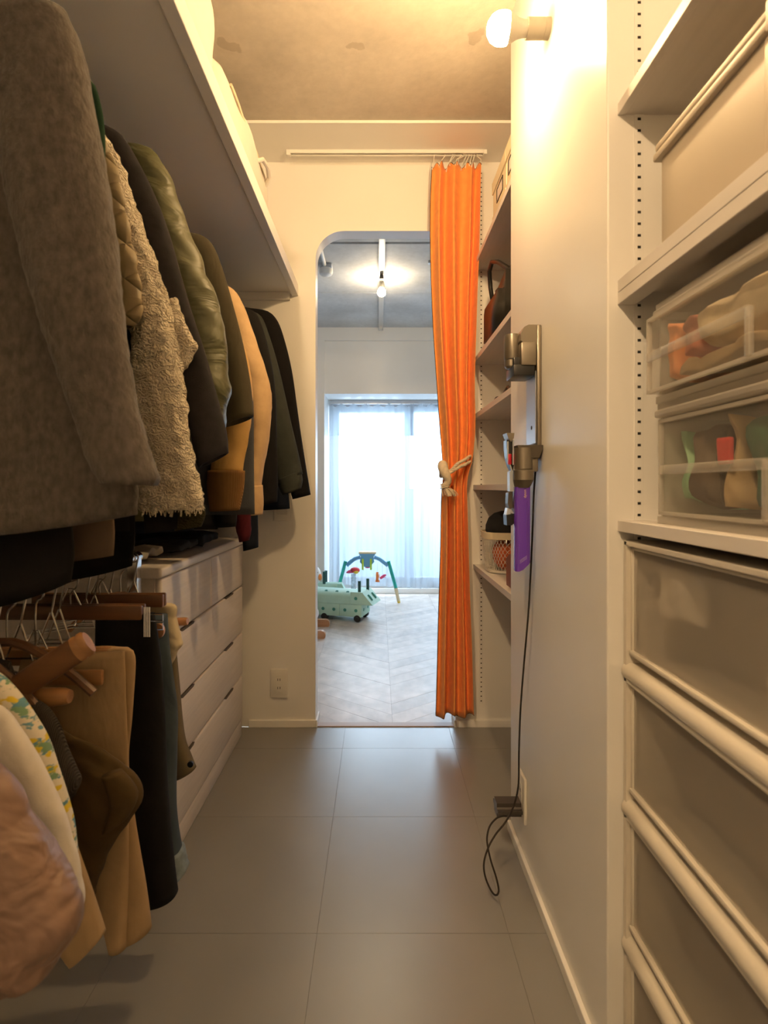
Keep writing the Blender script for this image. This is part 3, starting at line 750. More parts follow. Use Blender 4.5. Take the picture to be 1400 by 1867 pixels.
for k, lab in enumerate(('bottom frosted drawer of the stack, resting on the floor', 'second frosted drawer up from the floor', 'third frosted drawer up from the floor', 'topmost frosted drawer of the stack with white cloths inside')):
    frosted_unit(k, lab)
for i, (lab, col, b) in enumerate((
    ('white crumpled cloth in the topmost frosted drawer, near its end wall side', (.85, .82, .76), (.436, .492, .775, .885, .80, .905)),
    ('white padded cloth in the topmost frosted drawer, low and wide', (.80, .75, .68), (.436, .492, .465, .64, .732, .84)),
    ('grey cloth pile at the back of the topmost frosted drawer', (.22, .19, .17), (.50, .80, .47, .91, .731, .90)),
    ('grey folded cloth pile in the third frosted drawer up', (.24, .20, .17), (.47, .80, .47, .905, .499, .66)),
    ('dark folded cloth pile in the second frosted drawer up', (.22, .18, .15), (.47, .80, .47, .905, .267, .43)),
    ('brown folded cloth pile in the bottom frosted drawer', (.24, .19, .14), (.47, .80, .47, .905, .035, .20)))):
    cloth('folded_cloth', lab, 'cloth', col, b, 70 + i, 'cloths in the frosted drawers')

# ------------------------------------------------------------------ cordless vacuum dock and tools on the end wall
WX = .393
t = thing('vacuum_dock', 'nickel coloured wall dock of a cordless vacuum on the end wall', 'vacuum dock', (WX, 1.35, 1.25))
MB().box(.3815, WX, 1.302, 1.398, 1.10, 1.41, .004).build('back_plate', M['nickel'], t, True)
MB().box(.3800, .3818, 1.312, 1.392, 1.125, 1.30).build('front_strip', M['steel'], t)
MB().cyl((.3805, 1.345, 1.165), (.3795, 1.345, 1.165), .005, seg=12).build('screw_hole', M['hole'], t)
MB().prism([(WX - .002, 1.41), (.362, 1.41), (.352, 1.405), (.345, 1.392), (.343, 1.372), (.352, 1.365), (.383, 1.362), (WX - .002, 1.362)], 1.306, 1.394, 'y').build('clip_hood', M['nickel'], t)
MB().box(.344, .381, 1.304, 1.39, 1.312, 1.368, .003).build('clip_block', M['nickel'], t, True)
MB().box(.327, .378, 1.309, 1.388, 1.288, 1.316, .003).build('clip_base', M['black'], t, True)
MB().box(.330, .349, 1.320, 1.38, 1.312, 1.335, .002).build('clip_base', M['black'], t, True)
MB().prism([(.331, 1.118), (.3925, 1.118), (.3915, 1.108), (.383, 1.088), (.338, 1.088)], 1.29, 1.395, 'y').build('tool_bracket', M['nickel_dark'], t)
MB().box(.366, .384, 1.30, 1.36, 1.055, 1.09, .003).build('charge_head', M['nickel'], t, True)
t = thing('dusting_tool', 'small round nickel tool clipped to the dock top', 'vacuum tool', (.33, 1.35, 1.36))
MB().lathe([(.0, 1.397), (.0195, 1.396), (.0205, 1.39), (.0205, 1.338), (.019, 1.334), (.001, 1.334)], (.334, 1.35, 0)).build('tool_body', M['nickel'], t, True)
MB().lathe([(.001, 1.334), (.0165, 1.333), (.0165, 1.318), (.012, 1.312), (.001, 1.312)], (.331, 1.35, 0)).build('tool_collar', M['nickel'], t, True)
MB().lathe([(.001, 1.313), (.006, 1.312), (.005, 1.301), (.001, 1.301)], (.334, 1.35, 0), seg=14).build('tool_tip', M['nickel_dark'], t, True)
MB().prism([(.337, 1.394), (.358, 1.394), (.364, 1.38), (.35, 1.36), (.337, 1.352)], 1.335, 1.365, 'y').build('tool_arm', M['nickel'], t)
# purple crevice tool
CYc = 1.305
t = thing('crevice_tool', 'purple translucent looking crevice tool hanging from the dock', 'vacuum tool', (.346, CYc, 1.05))
MB().lathe([(.001, 1.112), (.0215, 1.112), (.0215, 1.062), (.020, 1.060), (.0245, 1.058), (.0245, 1.035), (.001, 1.035)], (.349, CYc, 0)).build('tool_collar', M['nickel'], t, True)
MB().rings([[Vector((cx + hx * math.cos(a), CYc + hy * math.sin(a), z)) for a in [2 * PI * k / 24 for k in range(24)]] for cx, hx, hy, z in ((.349, .0245, .0245, 1.036), (.346, .018, .017, 1.016))]).build('tool_neck', M['nickel_dark'], t, True)
ct = MB(); hx, hy = .0182, .013
def rr(z, tip=None):
    pts = []
    for k in range(28):
        a = 2 * PI * k / 28; ca, sa = math.cos(a), math.sin(a); e = 5
        x = math.copysign(abs(ca) ** (2 / e), ca) * hx; y = math.copysign(abs(sa) ** (2 / e), sa) * hy
        zz = z if tip is None else tip + max(0, (x + hx * .25) / (2 * hx)) * .035
        pts.append(Vector((.3455 + x, CYc + y, zz)))
    return pts
ct.rings([rr(1.018), rr(.95), rr(.87), rr(0, .816)]); body = ct.build('tool_body', M['purple'], t, True)
for x in (.3305, .3545, .3585): MB().box(x - .0007, x + .0007, CYc - hy - .0008, CYc - hy + .001, .835, 1.015).build('edge_rib', mat('purple_light', (.16, .06, .45), .25), body)
dots = MB()
for i in range(14):
    for j in range(3): dots.box(.338 + i * .0013 - .0004, .338 + i * .0013 + .0004, CYc - hy - .0004, CYc - hy + .001, .836 + i * .0009 + j * .0032, .837 + i * .0009 + j * .0032)
o = dots.build('grip_dots', mat('pale_print', (.55, .45, .75), .5), body); o['kind'] = 'stuff'
cu = bpy.data.curves.new('lettering', 'FONT'); cu.body = 'dyson'; cu.size = .0085; cu.align_x = 'CENTER'; cu.align_y = 'CENTER'; cu.extrude = .0002
lt = bpy.data.objects.new('lettering', cu); COL.objects.link(lt); bpy.context.view_layer.update()
lm = bpy.data.meshes.new_from_object(lt.evaluated_get(bpy.context.evaluated_depsgraph_get())); bpy.data.objects.remove(lt, do_unlink=True)
lt = bpy.data.objects.new('lettering', lm); COL.objects.link(lt); lt.parent = body; lm.materials.clear(); lm.materials.append(mat('gold_print', (.80, .55, .40), .4))
tp = Vector((.3495, CYc - hy - .0006, 1.002)) - Vector(t['org'])
lt.matrix_local = Matrix(((0, -1, 0, tp.x), (0, 0, -1, tp.y), (1, 0, 0, tp.z), (0, 0, 0, 1)))

# combination tool
YT = 1.335
t = thing('combination_tool', 'black and silver brush tool with red buttons beside the purple one', 'vacuum tool', (.325, YT, 1.0))
def q(px, py): p = at(px, py, YT); return (p.x, p.z)
MB().prism([q(920, 791), q(934, 791), q(933, 800), q(928, 807), q(923, 800)], YT - .02, YT + .02, 'y').build('tool_cap', M['nickel'], t)
MB().prism([q(921, 803), q(933, 803), q(935, 845), q(932, 860), q(927, 850), q(923, 835), q(921, 815)], YT - .015, YT + .018, 'y').build('tool_body', M['black'], t)
for a, b in (((922.5, 806), (923, 840)), ((932.5, 804), (932.5, 848)), ((924, 840), (933, 868))):
    MB().tube([(q(*a)[0], YT - .017, q(*a)[1]), (q(*b)[0], YT - .017, q(*b)[1])], .0018, 6).build('chrome_edge', M['greyblue'], t)
for a in ((926, 838), (936, 838)): x, z = q(*a); MB().box(x - .004, x + .004, YT - .021, YT - .008, z - .013, z + .013, .002).build('release_button', M['red'], t, True)
MB().prism([q(927, 860), q(935, 856), q(938, 870), q(937, 896), q(927, 896)], YT - .012, YT + .012, 'y').build('tool_stem', M['greyblue'], t)
MB().prism([q(937, 862), q(939, 868), q(938, 935), q(933, 925), q(935, 895)], YT - .010, YT + .014, 'y').build('tool_spine', M['black'], t)
MB().prism([q(924, 898), q(932, 896), q(932, 925), q(926, 928), q(923, 918)], YT - .016, YT + .012, 'y').build('tool_slider', M['nickel_dark'], t)
MB().prism([q(923, 926), q(930, 928), q(927, 940), q(920, 939)], YT - .014, YT + .012, 'y').build('tool_clip', M['greyblue'], t)
MB().prism([q(920, 938), q(935, 936), q(937, 950), q(930, 957), q(921, 957)], YT - .018, YT + .016, 'y').build('brush_head', M['black'], t)
single(MB().prism([(.385, .905), (.399, .905), (.399, 1.0), (.385, 1.0)], 1.62, 1.64, 'y'), 'belt_end', mat('dark_brown_leather', (.055, .02, .012), .5), 'dark brown belt end hanging by the wire basket niche', 'belt', (.392, 1.63, .905))
# charger with cable
t = thing('charger', 'dark grey charger plug with a long cable looping down from the dock', 'charger', (.36, 1.47, .14))
bm = bmesh.new(); bmesh.ops.create_cube(bm, size=1)
for v in bm.verts: v.co = Vector((.350 + v.co.x * .066, 1.468 + v.co.y * .062, .152 + v.co.z * .036))
bmesh.ops.bevel(bm, geom=[e for e in bm.edges if abs((e.verts[0].co - e.verts[1].co).normalized().x) > .9], offset=.014, segments=5, affect='EDGES')
MB().addbm(bm).build('plug_body', mat('plug_grey', (.055, .045, .04), .35, coat=.2), t, True)
cab = [(.383, 1.33, 1.075), (.384, 1.32, 1.06)]
for px, py, Y in ((977, 850, 1.315), (973, 900, 1.325), (971, 960, 1.335), (967, 1050, 1.345), (963, 1120, 1.34), (956, 1200, 1.36), (949, 1290, 1.375), (946, 1370, 1.385), (945, 1430, 1.385), (937, 1468, 1.385), (922, 1498, 1.365), (903, 1522, 1.35),
                  (889, 1548, 1.335), (882, 1575, 1.325), (885, 1600, 1.318), (896, 1625, 1.312), (905, 1632, 1.312), (909, 1622, 1.32), (904, 1598, 1.33), (895, 1570, 1.345), (889, 1543, 1.36), (888, 1525, 1.375), (893, 1506, 1.395), (905, 1492, 1.41), (915, 1488, 1.425), (923, 1488, 1.44)):
    p = at(px, py, Y); cab.append((min(p.x, .3895), p.y, p.z))
MB().tube(crm(cab, 150), .0023, 7).build('cable', M['thread'], t, True, auto=0)

# ------------------------------------------------------------------ orange curtain with rail and rope
YC = 2.225
t = thing('curtain_rail', 'slim white curtain rail under the ceiling in front of the doorway', 'curtain rail', (.03, YC, H))
r = MB(); r.box(-.375, .442, YC - .012, YC + .012, H - .004, H); r.box(-.375, .442, YC - .012, YC - .009, H - .014, H - .004); r.box(-.375, .442, YC + .009, YC + .012, H - .014, H - .004)
r.build('rail_profile', M['white'], t)
MB().box(-.377, -.36, YC - .013, YC + .013, H - .022, H, .002).build('end_stop', M['white'], t); MB().box(.43, .444, YC - .013, YC + .013, H - .018, H, .002).build('end_stop', M['white'], t)
LP = crm([(788, 296), (785, 400), (789, 560), (799, 720), (806, 820), (809, 865), (806, 900), (804, 1000), (800, 1130), (797, 1240), (795, 1302)], 60)
RP = crm([(876, 296), (872, 430), (867, 560), (863, 700), (864, 775), (860, 835), (852, 868), (850, 900), (852, 1000), (855, 1100), (859, 1200), (862, 1302)], 60)
def cedge(P, y): 
    for a, b in zip(P, P[1:]):
        if a[1] <= y <= b[1]: return a[0] + (b[0] - a[0]) * (y - a[1]) / max(1e-6, b[1] - a[1])
    return P[-1][0] if y > P[-1][1] else P[0][0]
NU, NV = 150, 110; cg = []; phs = [random.uniform(0, .35) for _ in range(9)]
for j in range(NV):
    v = j / (NV - 1); py = 296 + (1302 - 296) * v; row = []
    xl, xr = at(cedge(LP, py), py, YC).x, at(cedge(RP, py), py, YC).x
    tie = math.exp(-((py - 868) / 75) ** 2); amp = .028 * (1 - .45 * tie) * (.55 + .45 * min(1, v * 6))
    for i in range(NU):
        u = i / (NU - 1); ph = 2 * PI * 3.7 * (u + .035 * math.sin(5 * u + 1.0) ) + .5 * math.sin(v * 4 + u * 6)
        s = math.sin(ph); fold = s
        x = xl + (xr - xl) * (u - .020 * math.cos(ph) + .02 * math.sin(3 * u * PI + v * 2) * (1 - abs(2 * u - 1)))
        x = min(max(x, xl), xr)
        y = YC + amp * fold * (1 - .3 * math.cos(u * 9)) + .004 * noise.noise(Vector((u * 7, v * 9, 0)))
        top = (.5 - .5 * math.cos(2 * ph + .8)) * .02 * max(0, 1 - v * 18)
        z = EYE - (py - CY) * YC / FPX - top - (.012 * (1 + fold) * .5 + .008 * math.sin(u * 11)) * max(0, v - .9) * 10
        row.append(Vector((x, y, z)))
    cg.append(row)
t = thing('curtain', 'orange linen curtain gathered at the doorway edge with dark stitched hems', 'curtain', (.32, YC, .03))
c = MB().rings(cg, False, False, closed=False).build('curtain_cloth', M['orange'], t, True, auto=0)
c.modifiers.new('thickness', 'SOLIDIFY').thickness = .0018
hem = MB(); hem.tube([p + Vector((0, 0, -.001)) for p in cg[-1]], .0016, 5); hem.tube([p + Vector((0, 0, .001)) for p in cg[0]], .0016, 5); hem.tube([r_[0] + Vector((-.001, 0, 0)) for r_ in cg], .0014, 5)
hem.build('hem_stitching', M['thread'], t)
for k in range(11):
    u = (0, .13, .30, .36, .5, .56, .62, .68, .74, .80, .97)[k]; p = cg[0][int(u * (NU - 1))]; xr_ = .2255 + .19 * (.02 + .95 * u) + (.02 if 0 < k < 10 else 0)
    MB().tube([(xr_, YC, H - .006), (xr_, YC, H - .020), (p.x + .004, p.y - .004, p.z + .012), (p.x, p.y - .003, p.z - .012), (p.x - .003, p.y + .004, p.z + .006)], .0018, 5).build('curtain_hook', M['clearblue'] if False else M['plate'], t, True)
# rope tieback
t = thing('rope_tieback', 'thick cream cotton rope knotted around the orange curtain', 'tieback', (.31, YC - .04, 1.05))
def rope(path, R, n=120, twist=34):
    pts = [Vector(p) for p in crm(path, n)]
    for s in range(3):
        mb = MB(); q_ = []
        for i, p in enumerate(pts):
            tng = (pts[min(i + 1, n - 1)] - pts[max(i - 1, 0)]).normalized(); a = tng.cross(Vector((0, 0, 1)) if abs(tng.z) < .9 else Vector((1, 0, 0))).normalized(); b = tng.cross(a)
            an = i * twist / n * 2 + 2 * PI * s / 3; q_.append(p + (a * math.cos(an) + b * math.sin(an)) * R * .52)
        mb.tube(q_, R * .58, 6).build('rope_strand', M['rope'], t, True, auto=0)
def w3(px, py, dy): p = at(px, py, YC + dy); return (p.x, p.y, p.z)
for k, dz in ((0, 0), (1, 9)):
    rope([w3(812, 862 + dz * .2, -.05), w3(822, 858 + dz * .3, -.062), w3(834, 846 + dz * .8, -.058), w3(848, 838 + dz, -.045), w3(857, 832 + dz * 1.1, -.01), w3(857, 836 + dz, .03), w3(830, 850 + dz, .045), w3(806, 860 + dz, .02), w3(804, 862 + dz * .3, -.03), w3(812, 862, -.05)], .0068)
MB().tube(crm([w3(806, 842, -.035), w3(808, 855, -.055), w3(813, 866, -.065), w3(817, 876, -.062), (w3(812, 886, -.055))], 24), [.012, .016, .019, .020, .021, .021, .020, .020, .020, .019, .019, .018, .018, .017, .016, .015, .015, .014, .014, .014, .014, .014, .014, .014], 12).build('rope_knot', M['rope'], t, True, auto=0)
for dz in (0, 3, 6):
    MB().tube([Vector(w3(811, 882 + dz, -.055)) + Vector((.0175 * math.cos(a), .0155 * math.sin(a), .004 * math.cos(a))) for a in [2 * PI * k / 20 for k in range(20)]], .003, 6, True).build('whipping_cord', M['rope'], t, True)
tas = MB()
for k in range(60):
    a = random.uniform(0, 2 * PI); rr_ = random.uniform(0, .012); b = Vector(w3(812, 888, -.055)) + Vector((rr_ * math.cos(a), rr_ * math.sin(a), 0))
    tas.tube([b, b + Vector((.010 + rr_ * 1.5 * math.cos(a), rr_ * math.sin(a), -.016)), b + Vector((.018 + rr_ * 1.8 * math.cos(a), rr_ * 1.4 * math.sin(a), -.03 - random.uniform(0, .008)))], .0018, 4)
o = tas.build('frayed_end', M['rope'], t, True); o['kind'] = 'stuff'

# ------------------------------------------------------------------ sheer window curtains
def sheer(x0, x1, y, z0, z1, seed, nf, amp, name='voile', dz=0, gather=0):
    g = []; nu, nv = 160, 50
    for j in range(nv):
        v = j / (nv - 1); row = []
        for i in range(nu):
            u = i / (nu - 1); a = amp * (.35 + .65 * v)
            n = noise.noise(Vector((u * nf, v * .5, seed))) + .5 * noise.noise(Vector((u * nf * 2.3, v * .8, seed + 5)))
            x = x0 + (x1 - x0) * u + .02 * noise.noise(Vector((u * nf, v * 1.2, seed + 9))) * v
            z = z1 + (z0 - z1) * v - (.5 - .5 * math.cos(2 * PI * u * 7)) * .03 * max(0, 1 - v * 8) + dz * v * (1 - u)
            row.append(Vector((x, y + n * a, z)))
        g.append(row)
    return g
t = thing('sheer_curtain', 'white voile curtain with a doubled top band over the window, dark meeting stile behind it', 'curtain', (-.07, 5.10, .06))
g = sheer(-.462, .33, 5.105, .07, 1.785, 3, 9, .05, dz=.03); MB().rings(g, False, False, closed=False).build('voile', M['sheer'], t, True, auto=0)
g = sheer(-.462, .33, 5.085, 1.50, 1.80, 3, 9, .03); MB().rings(g, False, False, closed=False).build('top_band', M['sheer2'], t, True, auto=0)
t = thing('sheer_curtain', 'white voile curtain on the window half beside the orange curtain', 'curtain', (.65, 5.10, .06))
g = sheer(.27, .99, 5.125, .06, 1.785, 13, 9, .06); MB().rings(g, False, False, closed=False).build('voile', M['sheer'], t, True, auto=0)
g = sheer(.30, .99, 5.075, 1.50, 1.80, 13, 9, .03); MB().rings(g, False, False, closed=False).build('top_band', M['sheer2'], t, True, auto=0)
t = thing('window_curtain_rail', 'grey curtain rail across the top of the bright window', 'curtain rail', (.27, 5.10, 1.81))
MB().box(-.465, 1.01, 5.09, 5.12, 1.80, 1.834).build('rail_profile', M['alu'], t)
for x in (-.44, -.1, .10, .45, .8): MB().tube([Vector((x + .012 * math.cos(a), 5.08, 1.792 + .012 * math.sin(a))) for a in [2 * PI * k / 12 for k in range(12)]], .003, 5, True).build('curtain_ring', M['alu'], t)

# ------------------------------------------------------------------ toys on the playroom floor
def frame(L, W, org): return Matrix(((L.x, W.x, 0, org.x), (L.y, W.y, 0, org.y), (0, 0, 1, org.z), (0, 0, 0, 1)))
Ld, Wd = Vector((.959, -.283, 0)), Vector((.283, .959, 0))
org = Vector((-.1276, 4.05, 0)); Fm = frame(Ld, Wd, org)
t = thing('foam_block_animal', 'mint green foam block animal on black wheels in the playroom', 'toy', org)
BL, BD, BHt, Z0 = .176, .215, .094, .040
def holes(part, pts, d, r=.0125):
    for p in pts:
        p = Vector(p); dd = Vector(d)
        MB().cyl(p - dd * .002, p + dd * .0012, r, seg=14).xform(Fm).build('hole', M['mint_d'], part)
for k in range(3):
    x1 = -k * (BL + .001); b = MB().box(x1 - BL, x1, 0, BD, Z0, Z0 + BHt, .004).xform(Fm).build('foam_block', M['mint'], t, True)
    holes(b, [(x1 - BL * .25, 0, Z0 + .05), (x1 - BL * .75, 0, Z0 + .05)], (0, -1, 0))
    if k == 0: holes(b, [(0, BD * .25, Z0 + .05), (0, BD * .75, Z0 + .05)], (1, 0, 0))
zt = Z0 + BHt + .001
hb = MB().prism([(-.087, zt), (.088, zt), (.006, zt + .092), (-.087, zt + .092)], 0, BD, 'y').xform(Fm).build('head_wedge', M['mint'], t)
holes(hb, [(-.045, 0, zt + .046)], (0, -1, 0), .0125)
dn = Vector((.092, 0, .082)).normalized()
for y in (BD * .28, BD * .72):
    ca, cb = Vector((.066, y, zt + .0247)), Vector((.030, y, zt + .065))
    MB().tube([ca, (ca + cb) / 2, cb], [.010, .0135, .010], 10).xform(Fm).build('eye_slot', M['mint_d'], hb, True)
for k in range(2):
    x1 = -.088 - k * .2645; n = 12
    poly = [(0, zt), (BD, zt), (BD, zt + .055)] + [(BD / 2 + BD / 2 * math.cos(a), zt + .055 + .037 * math.sin(a)) for a in [PI * i / n for i in range(1, n)]] + [(0, zt + .055)]
    b = MB().prism(poly, x1 - .2635, x1, 'x').xform(Fm).build('rounded_block', M['mint'], t, True)
    for j in range(3):
        p = Vector((x1 - .035 - j * .088, BD * .18, zt + .0815)); MB().cyl(p + Vector((0, .008, -.012)), p + Vector((0, -.0015, .0025)), .0125, seg=14).xform(Fm).build('hole', M['mint_d'], b)
for (x, y) in ((-.026, .03), (.002, .15)): MB().cyl((x, y, zt + .085), (x, y, zt + .175), .0115, seg=16).xform(Fm).build('peg', M['peg'], t, True)
for x in (-.035, -.30): 
    MB().tube([Vector((x, -.005, .030)), Vector((x, BD + .005, .030))], .012, 10).xform(Fm).build('axle', M['tyre'], t, True)
    for y in (.02, BD - .02): MB().lathe([(.001, -.022), (.026, -.02), (.030, -.012), (.030, .012), (.026, .02), (.001, .022)], (x, y, .030), 'y', 22).xform(Fm).build('wheel', M['tyre'], t, True)
t = thing('foam_block_toy', 'second mint foam block with two dark pegs, behind the block animal', 'toy', (-.47, 4.66, 0), None)
poly = [(4.61, .001), (4.71, .001), (4.71, .16)] + [(4.66 + .05 * math.cos(a), .16 + .04 * math.sin(a)) for a in [PI * i / 10 for i in range(1, 10)]] + [(4.61, .16)]
MB().prism(poly, -.66, -.352, 'x').build('rounded_block', M['mint'], t, True)
MB().prism([(-.351, .001), (-.265, .001), (-.265, .10), (-.315, .192), (-.351, .192)], 4.615, 4.705, 'y').build('head_wedge', M['mint'], t)
for x, y in ((-.465, 4.635), (-.455, 4.685)): MB().cyl((x, y, .19), (x, y, .295), .0125, seg=16).build('peg', M['peg'], t, True)
# play gym
YG = 4.76
t = thing('baby_play_gym', 'blue and teal baby play gym with hanging toys by the window', 'toy', (-.07, YG, 0))
def g3(px, py, dy=0): p = at(px, py, YG + dy); return Vector((p.x, p.y, p.z))
MB().tube([g3(708, 1023), g3(722, 1073)], .0155, 12).build('leg', M['teal'], t, True)
MB().tube([g3(630, 1023), g3(616, 1076)], .0155, 12).build('leg', M['teal'], t, True)
MB().tube([g3(721.5, 1072), g3(726.5, 1096)], [.0165, .0145], 12).build('leg_foot', M['palewood'], t, True); MB().tube([g3(726.2, 1094.5), g3(727.2, 1099.2)], [.0148, .012], 12).build('foot_tip', M['toyyellow'], t, True)
MB().tube([g3(616.5, 1075), g3(609, 1098)], [.0165, .0145], 12).build('leg_foot', M['palewood'], t, True); MB().tube([g3(609.4, 1096), g3(608.4, 1099.2)], [.0148, .012], 12).build('foot_tip', M['toyyellow'], t, True)
for s in ((632, 1031, 641, 1023, 649, 1018, 657, 1016), (707, 1031, 698, 1024, 691, 1019, 682, 1016)):
    MB().tube(crm([g3(s[i], s[i + 1]) for i in range(0, 8, 2)], 14), .017, 10).build('arch_arm', M['blue'], t, True)
for x in (629, 709.5): MB().cyl(g3(x, 1028, -.022), g3(x, 1028, .022), .009, seg=12).build('joint_pin', M['teal'], t, True)
MB().prism([(g3(654, 0).x, g3(0, 1009).z), (g3(685, 0).x, g3(0, 1009).z), (g3(681, 0).x, g3(0, 1014).z), (g3(682, 0).x, g3(0, 1024).z), (g3(674, 0).x, g3(0, 1033).z), (g3(665, 0).x, g3(0, 1033).z), (g3(656, 0).x, g3(0, 1024).z), (g3(658, 0).x, g3(0, 1014).z)], YG - .03, YG + .03, 'y').build('centre_block', M['blue'], t)
MB().box(g3(654, 0).x, g3(686, 0).x, YG - .035, YG + .035, g3(0, 1009).z, g3(0, 1005.5).z, .004).build('block_cap', M['palewood'], t, True)
for x in (661.5, 676.3): MB().box(g3(x - 1.8, 0).x, g3(x + 1.8, 0).x, YG - .045, YG - .031, g3(0, 1038).z, g3(0, 1018).z, .003).build('lime_post', M['lime'], t, True)
MB().ball(g3(670, 1034, -.01), .022, .014, .010).build('hanging_charm', M['toypink'], t, True)
for cx, m_, seq in ((688, 'toyorange', ((688, 1043, .011), (687.5, 1048, .013), (688, 1054, .013), (687, 1059, .017), (692, 1060, .008))), (697, 'toypink', ((693, 1055, .008), (696, 1052.5, .013), (700, 1049.5, .012), (704, 1048, .006)))):
    b = MB().tube([g3(a[0], a[1]) for a in seq], [a[2] for a in seq], 12).build('hanging_charm', M[m_], t, True, auto=0)
    MB().tube([g3(cx, 1027), g3(cx, 1047)], .0009, 4).build('string', M['thread'], b)
    for dx, dy_ in ((4, -2), (6, 3)): MB().tube([g3(cx + 1, 1050), g3(cx + dx, 1050 + dy_)], .004, 6).build('charm_limb', M[m_], b, True)
# stacking tube with bird
YB2 = 4.6
t = thing('bird_ring_stacker', 'clear ring tower toy topped with a red bird, behind the mint animal', 'toy', (at(644, 0, YB2).x, YB2, 0))
cx = at(644.5, 0, YB2).x
MB().lathe([(.001, .0), (.045, .0), (.045, .012), (.001, .012)], (cx, YB2, 0)).build('base_disc', M['toywhite'], t, True)
for k in range(10): MB().lathe([(.014, 0), (.021, .002), (.022, .013), (.021, .024), (.014, .026)], (cx, YB2, .013 + k * .027)).build('ring', M['clearblue'], t, True)
zb = .30
MB().ball((cx + .012, YB2, zb + .012), .042, .03, .026).build('bird_body', M['toyred'], t, True, auto=0)
MB().tube([(cx - .015, YB2, zb + .004), (cx - .045, YB2, zb - .004), (cx - .062, YB2, zb - .010)], [.018, .012, .003], 10).build('bird_beak', M['toypink'], t, True)
MB().ball((cx + .022, YB2 - .022, zb - .002), .022, .012, .014).build('bird_wing', M['toyyellow'], t, True)
MB().ball((cx - .014, YB2 - .024, zb + .012), .005).build('bird_eye', M['tyre'], t, True)
# white duck plush
YD = 4.50; dk = at(577, 1060, YD)
t = thing('duck_plush', 'white plush duck with an orange beak peeking past the door jamb', 'toy', (dk.x, YD, .0))
MB().ball((dk.x - .02, YD, .10), .085, .08, .10).build('plush_body', M['toywhite'], t, True, auto=0)
MB().ball((dk.x - .010, YD, .285), .048, .045, .075).build('plush_head', M['toywhite'], t, True, auto=0)
MB().ball((dk.x + .031, YD - .02, .272), .018, .022, .028).build('plush_beak', M['toyorange'], t, True, auto=0)
MB().ball((dk.x + .012, YD - .044, .315), .006).build('plush_eye', M['tyre'], t, True)
MB().ball((dk.x - .012, YD - .035, .19), .03, .02, .04).build('plush_wing', M['toywhite'], t, True)
single(MB().ball((-.479, 3.85, .121), .055), 'white_ball', M['toywhite'], 'white ball resting on the wooden floor seat at the door jamb', 'ball', (-.479, 3.85, .066), True, auto=0)
# wooden runners of a child's seat
t = thing('wooden_floor_seat', 'wooden floor seat with two rounded runners poking past the door jamb', 'seat', (-.70, 3.78, 0))
for y in (3.96, 3.65):
    n = 8; x1, h = -.357, .052
    poly = [(-1.05, 0), (x1 - .008, 0), (x1, .010)] + [(x1 - .03 + .03 * math.cos(a), .022 + .03 * math.sin(a)) for a in [PI / 2 * i / n for i in range(n + 1)]] + [(-1.05, h)]
    MB().prism(poly, y - .018, y + .018, 'y').build('runner', M['beech'], t, True)
for k in range(7): MB().box(-1.04 + k * .084, -.97 + k * .084, 3.63, 3.98, .052, .066, .003).build('seat_slat', M['beech'], t)

# ------------------------------------------------------------------ clothes on the upper rail
def cl(name, col, **k):
    d = dict(rough=.92, var=.08, vscale=(30, 30, 30), bump=.25, bscale=(500, 500, 500), bdist=.001, sheen=.0, spec=.15, wrinkle=((9, 9, 7), .012)); d.update(k)
    return mat(name, col, **d)
def chunky_knit(name, col, col2):
    m = mat(name, col, .95, col2=col2, vscale=(60, 60, 60), sheen=.3, spec=.15, detail=6)
    nt = m.node_tree; N = nt.nodes; L = nt.links; tc = N['Texture Coordinate']
    w_ = N.new('ShaderNodeTexWave'); w_.wave_type = 'RINGS'; w_.inputs['Scale'].default_value = 34; w_.inputs['Distortion'].default_value = 22; w_.inputs['Detail'].default_value = 3; w_.inputs['Detail Scale'].default_value = 1.6
    v = N.new('ShaderNodeTexVoronoi'); v.inputs['Scale'].default_value = 60
    L.new(tc.outputs['Object'], w_.inputs['Vector']); L.new(tc.outputs['Object'], v.inputs['Vector'])
    ad = N.new('ShaderNodeMath'); ad.operation = 'ADD'; L.new(w_.outputs['Fac'], ad.inputs[0]); L.new(v.outputs['Distance'], ad.inputs[1])
    bp = N.new('ShaderNodeBump'); bp.inputs['Strength'].default_value = .9; bp.inputs['Distance'].default_value = .006
    L.new(ad.outputs[0], bp.inputs['Height']); L.new(bp.outputs[0], N['Principled BSDF'].inputs['Normal'])
    return m
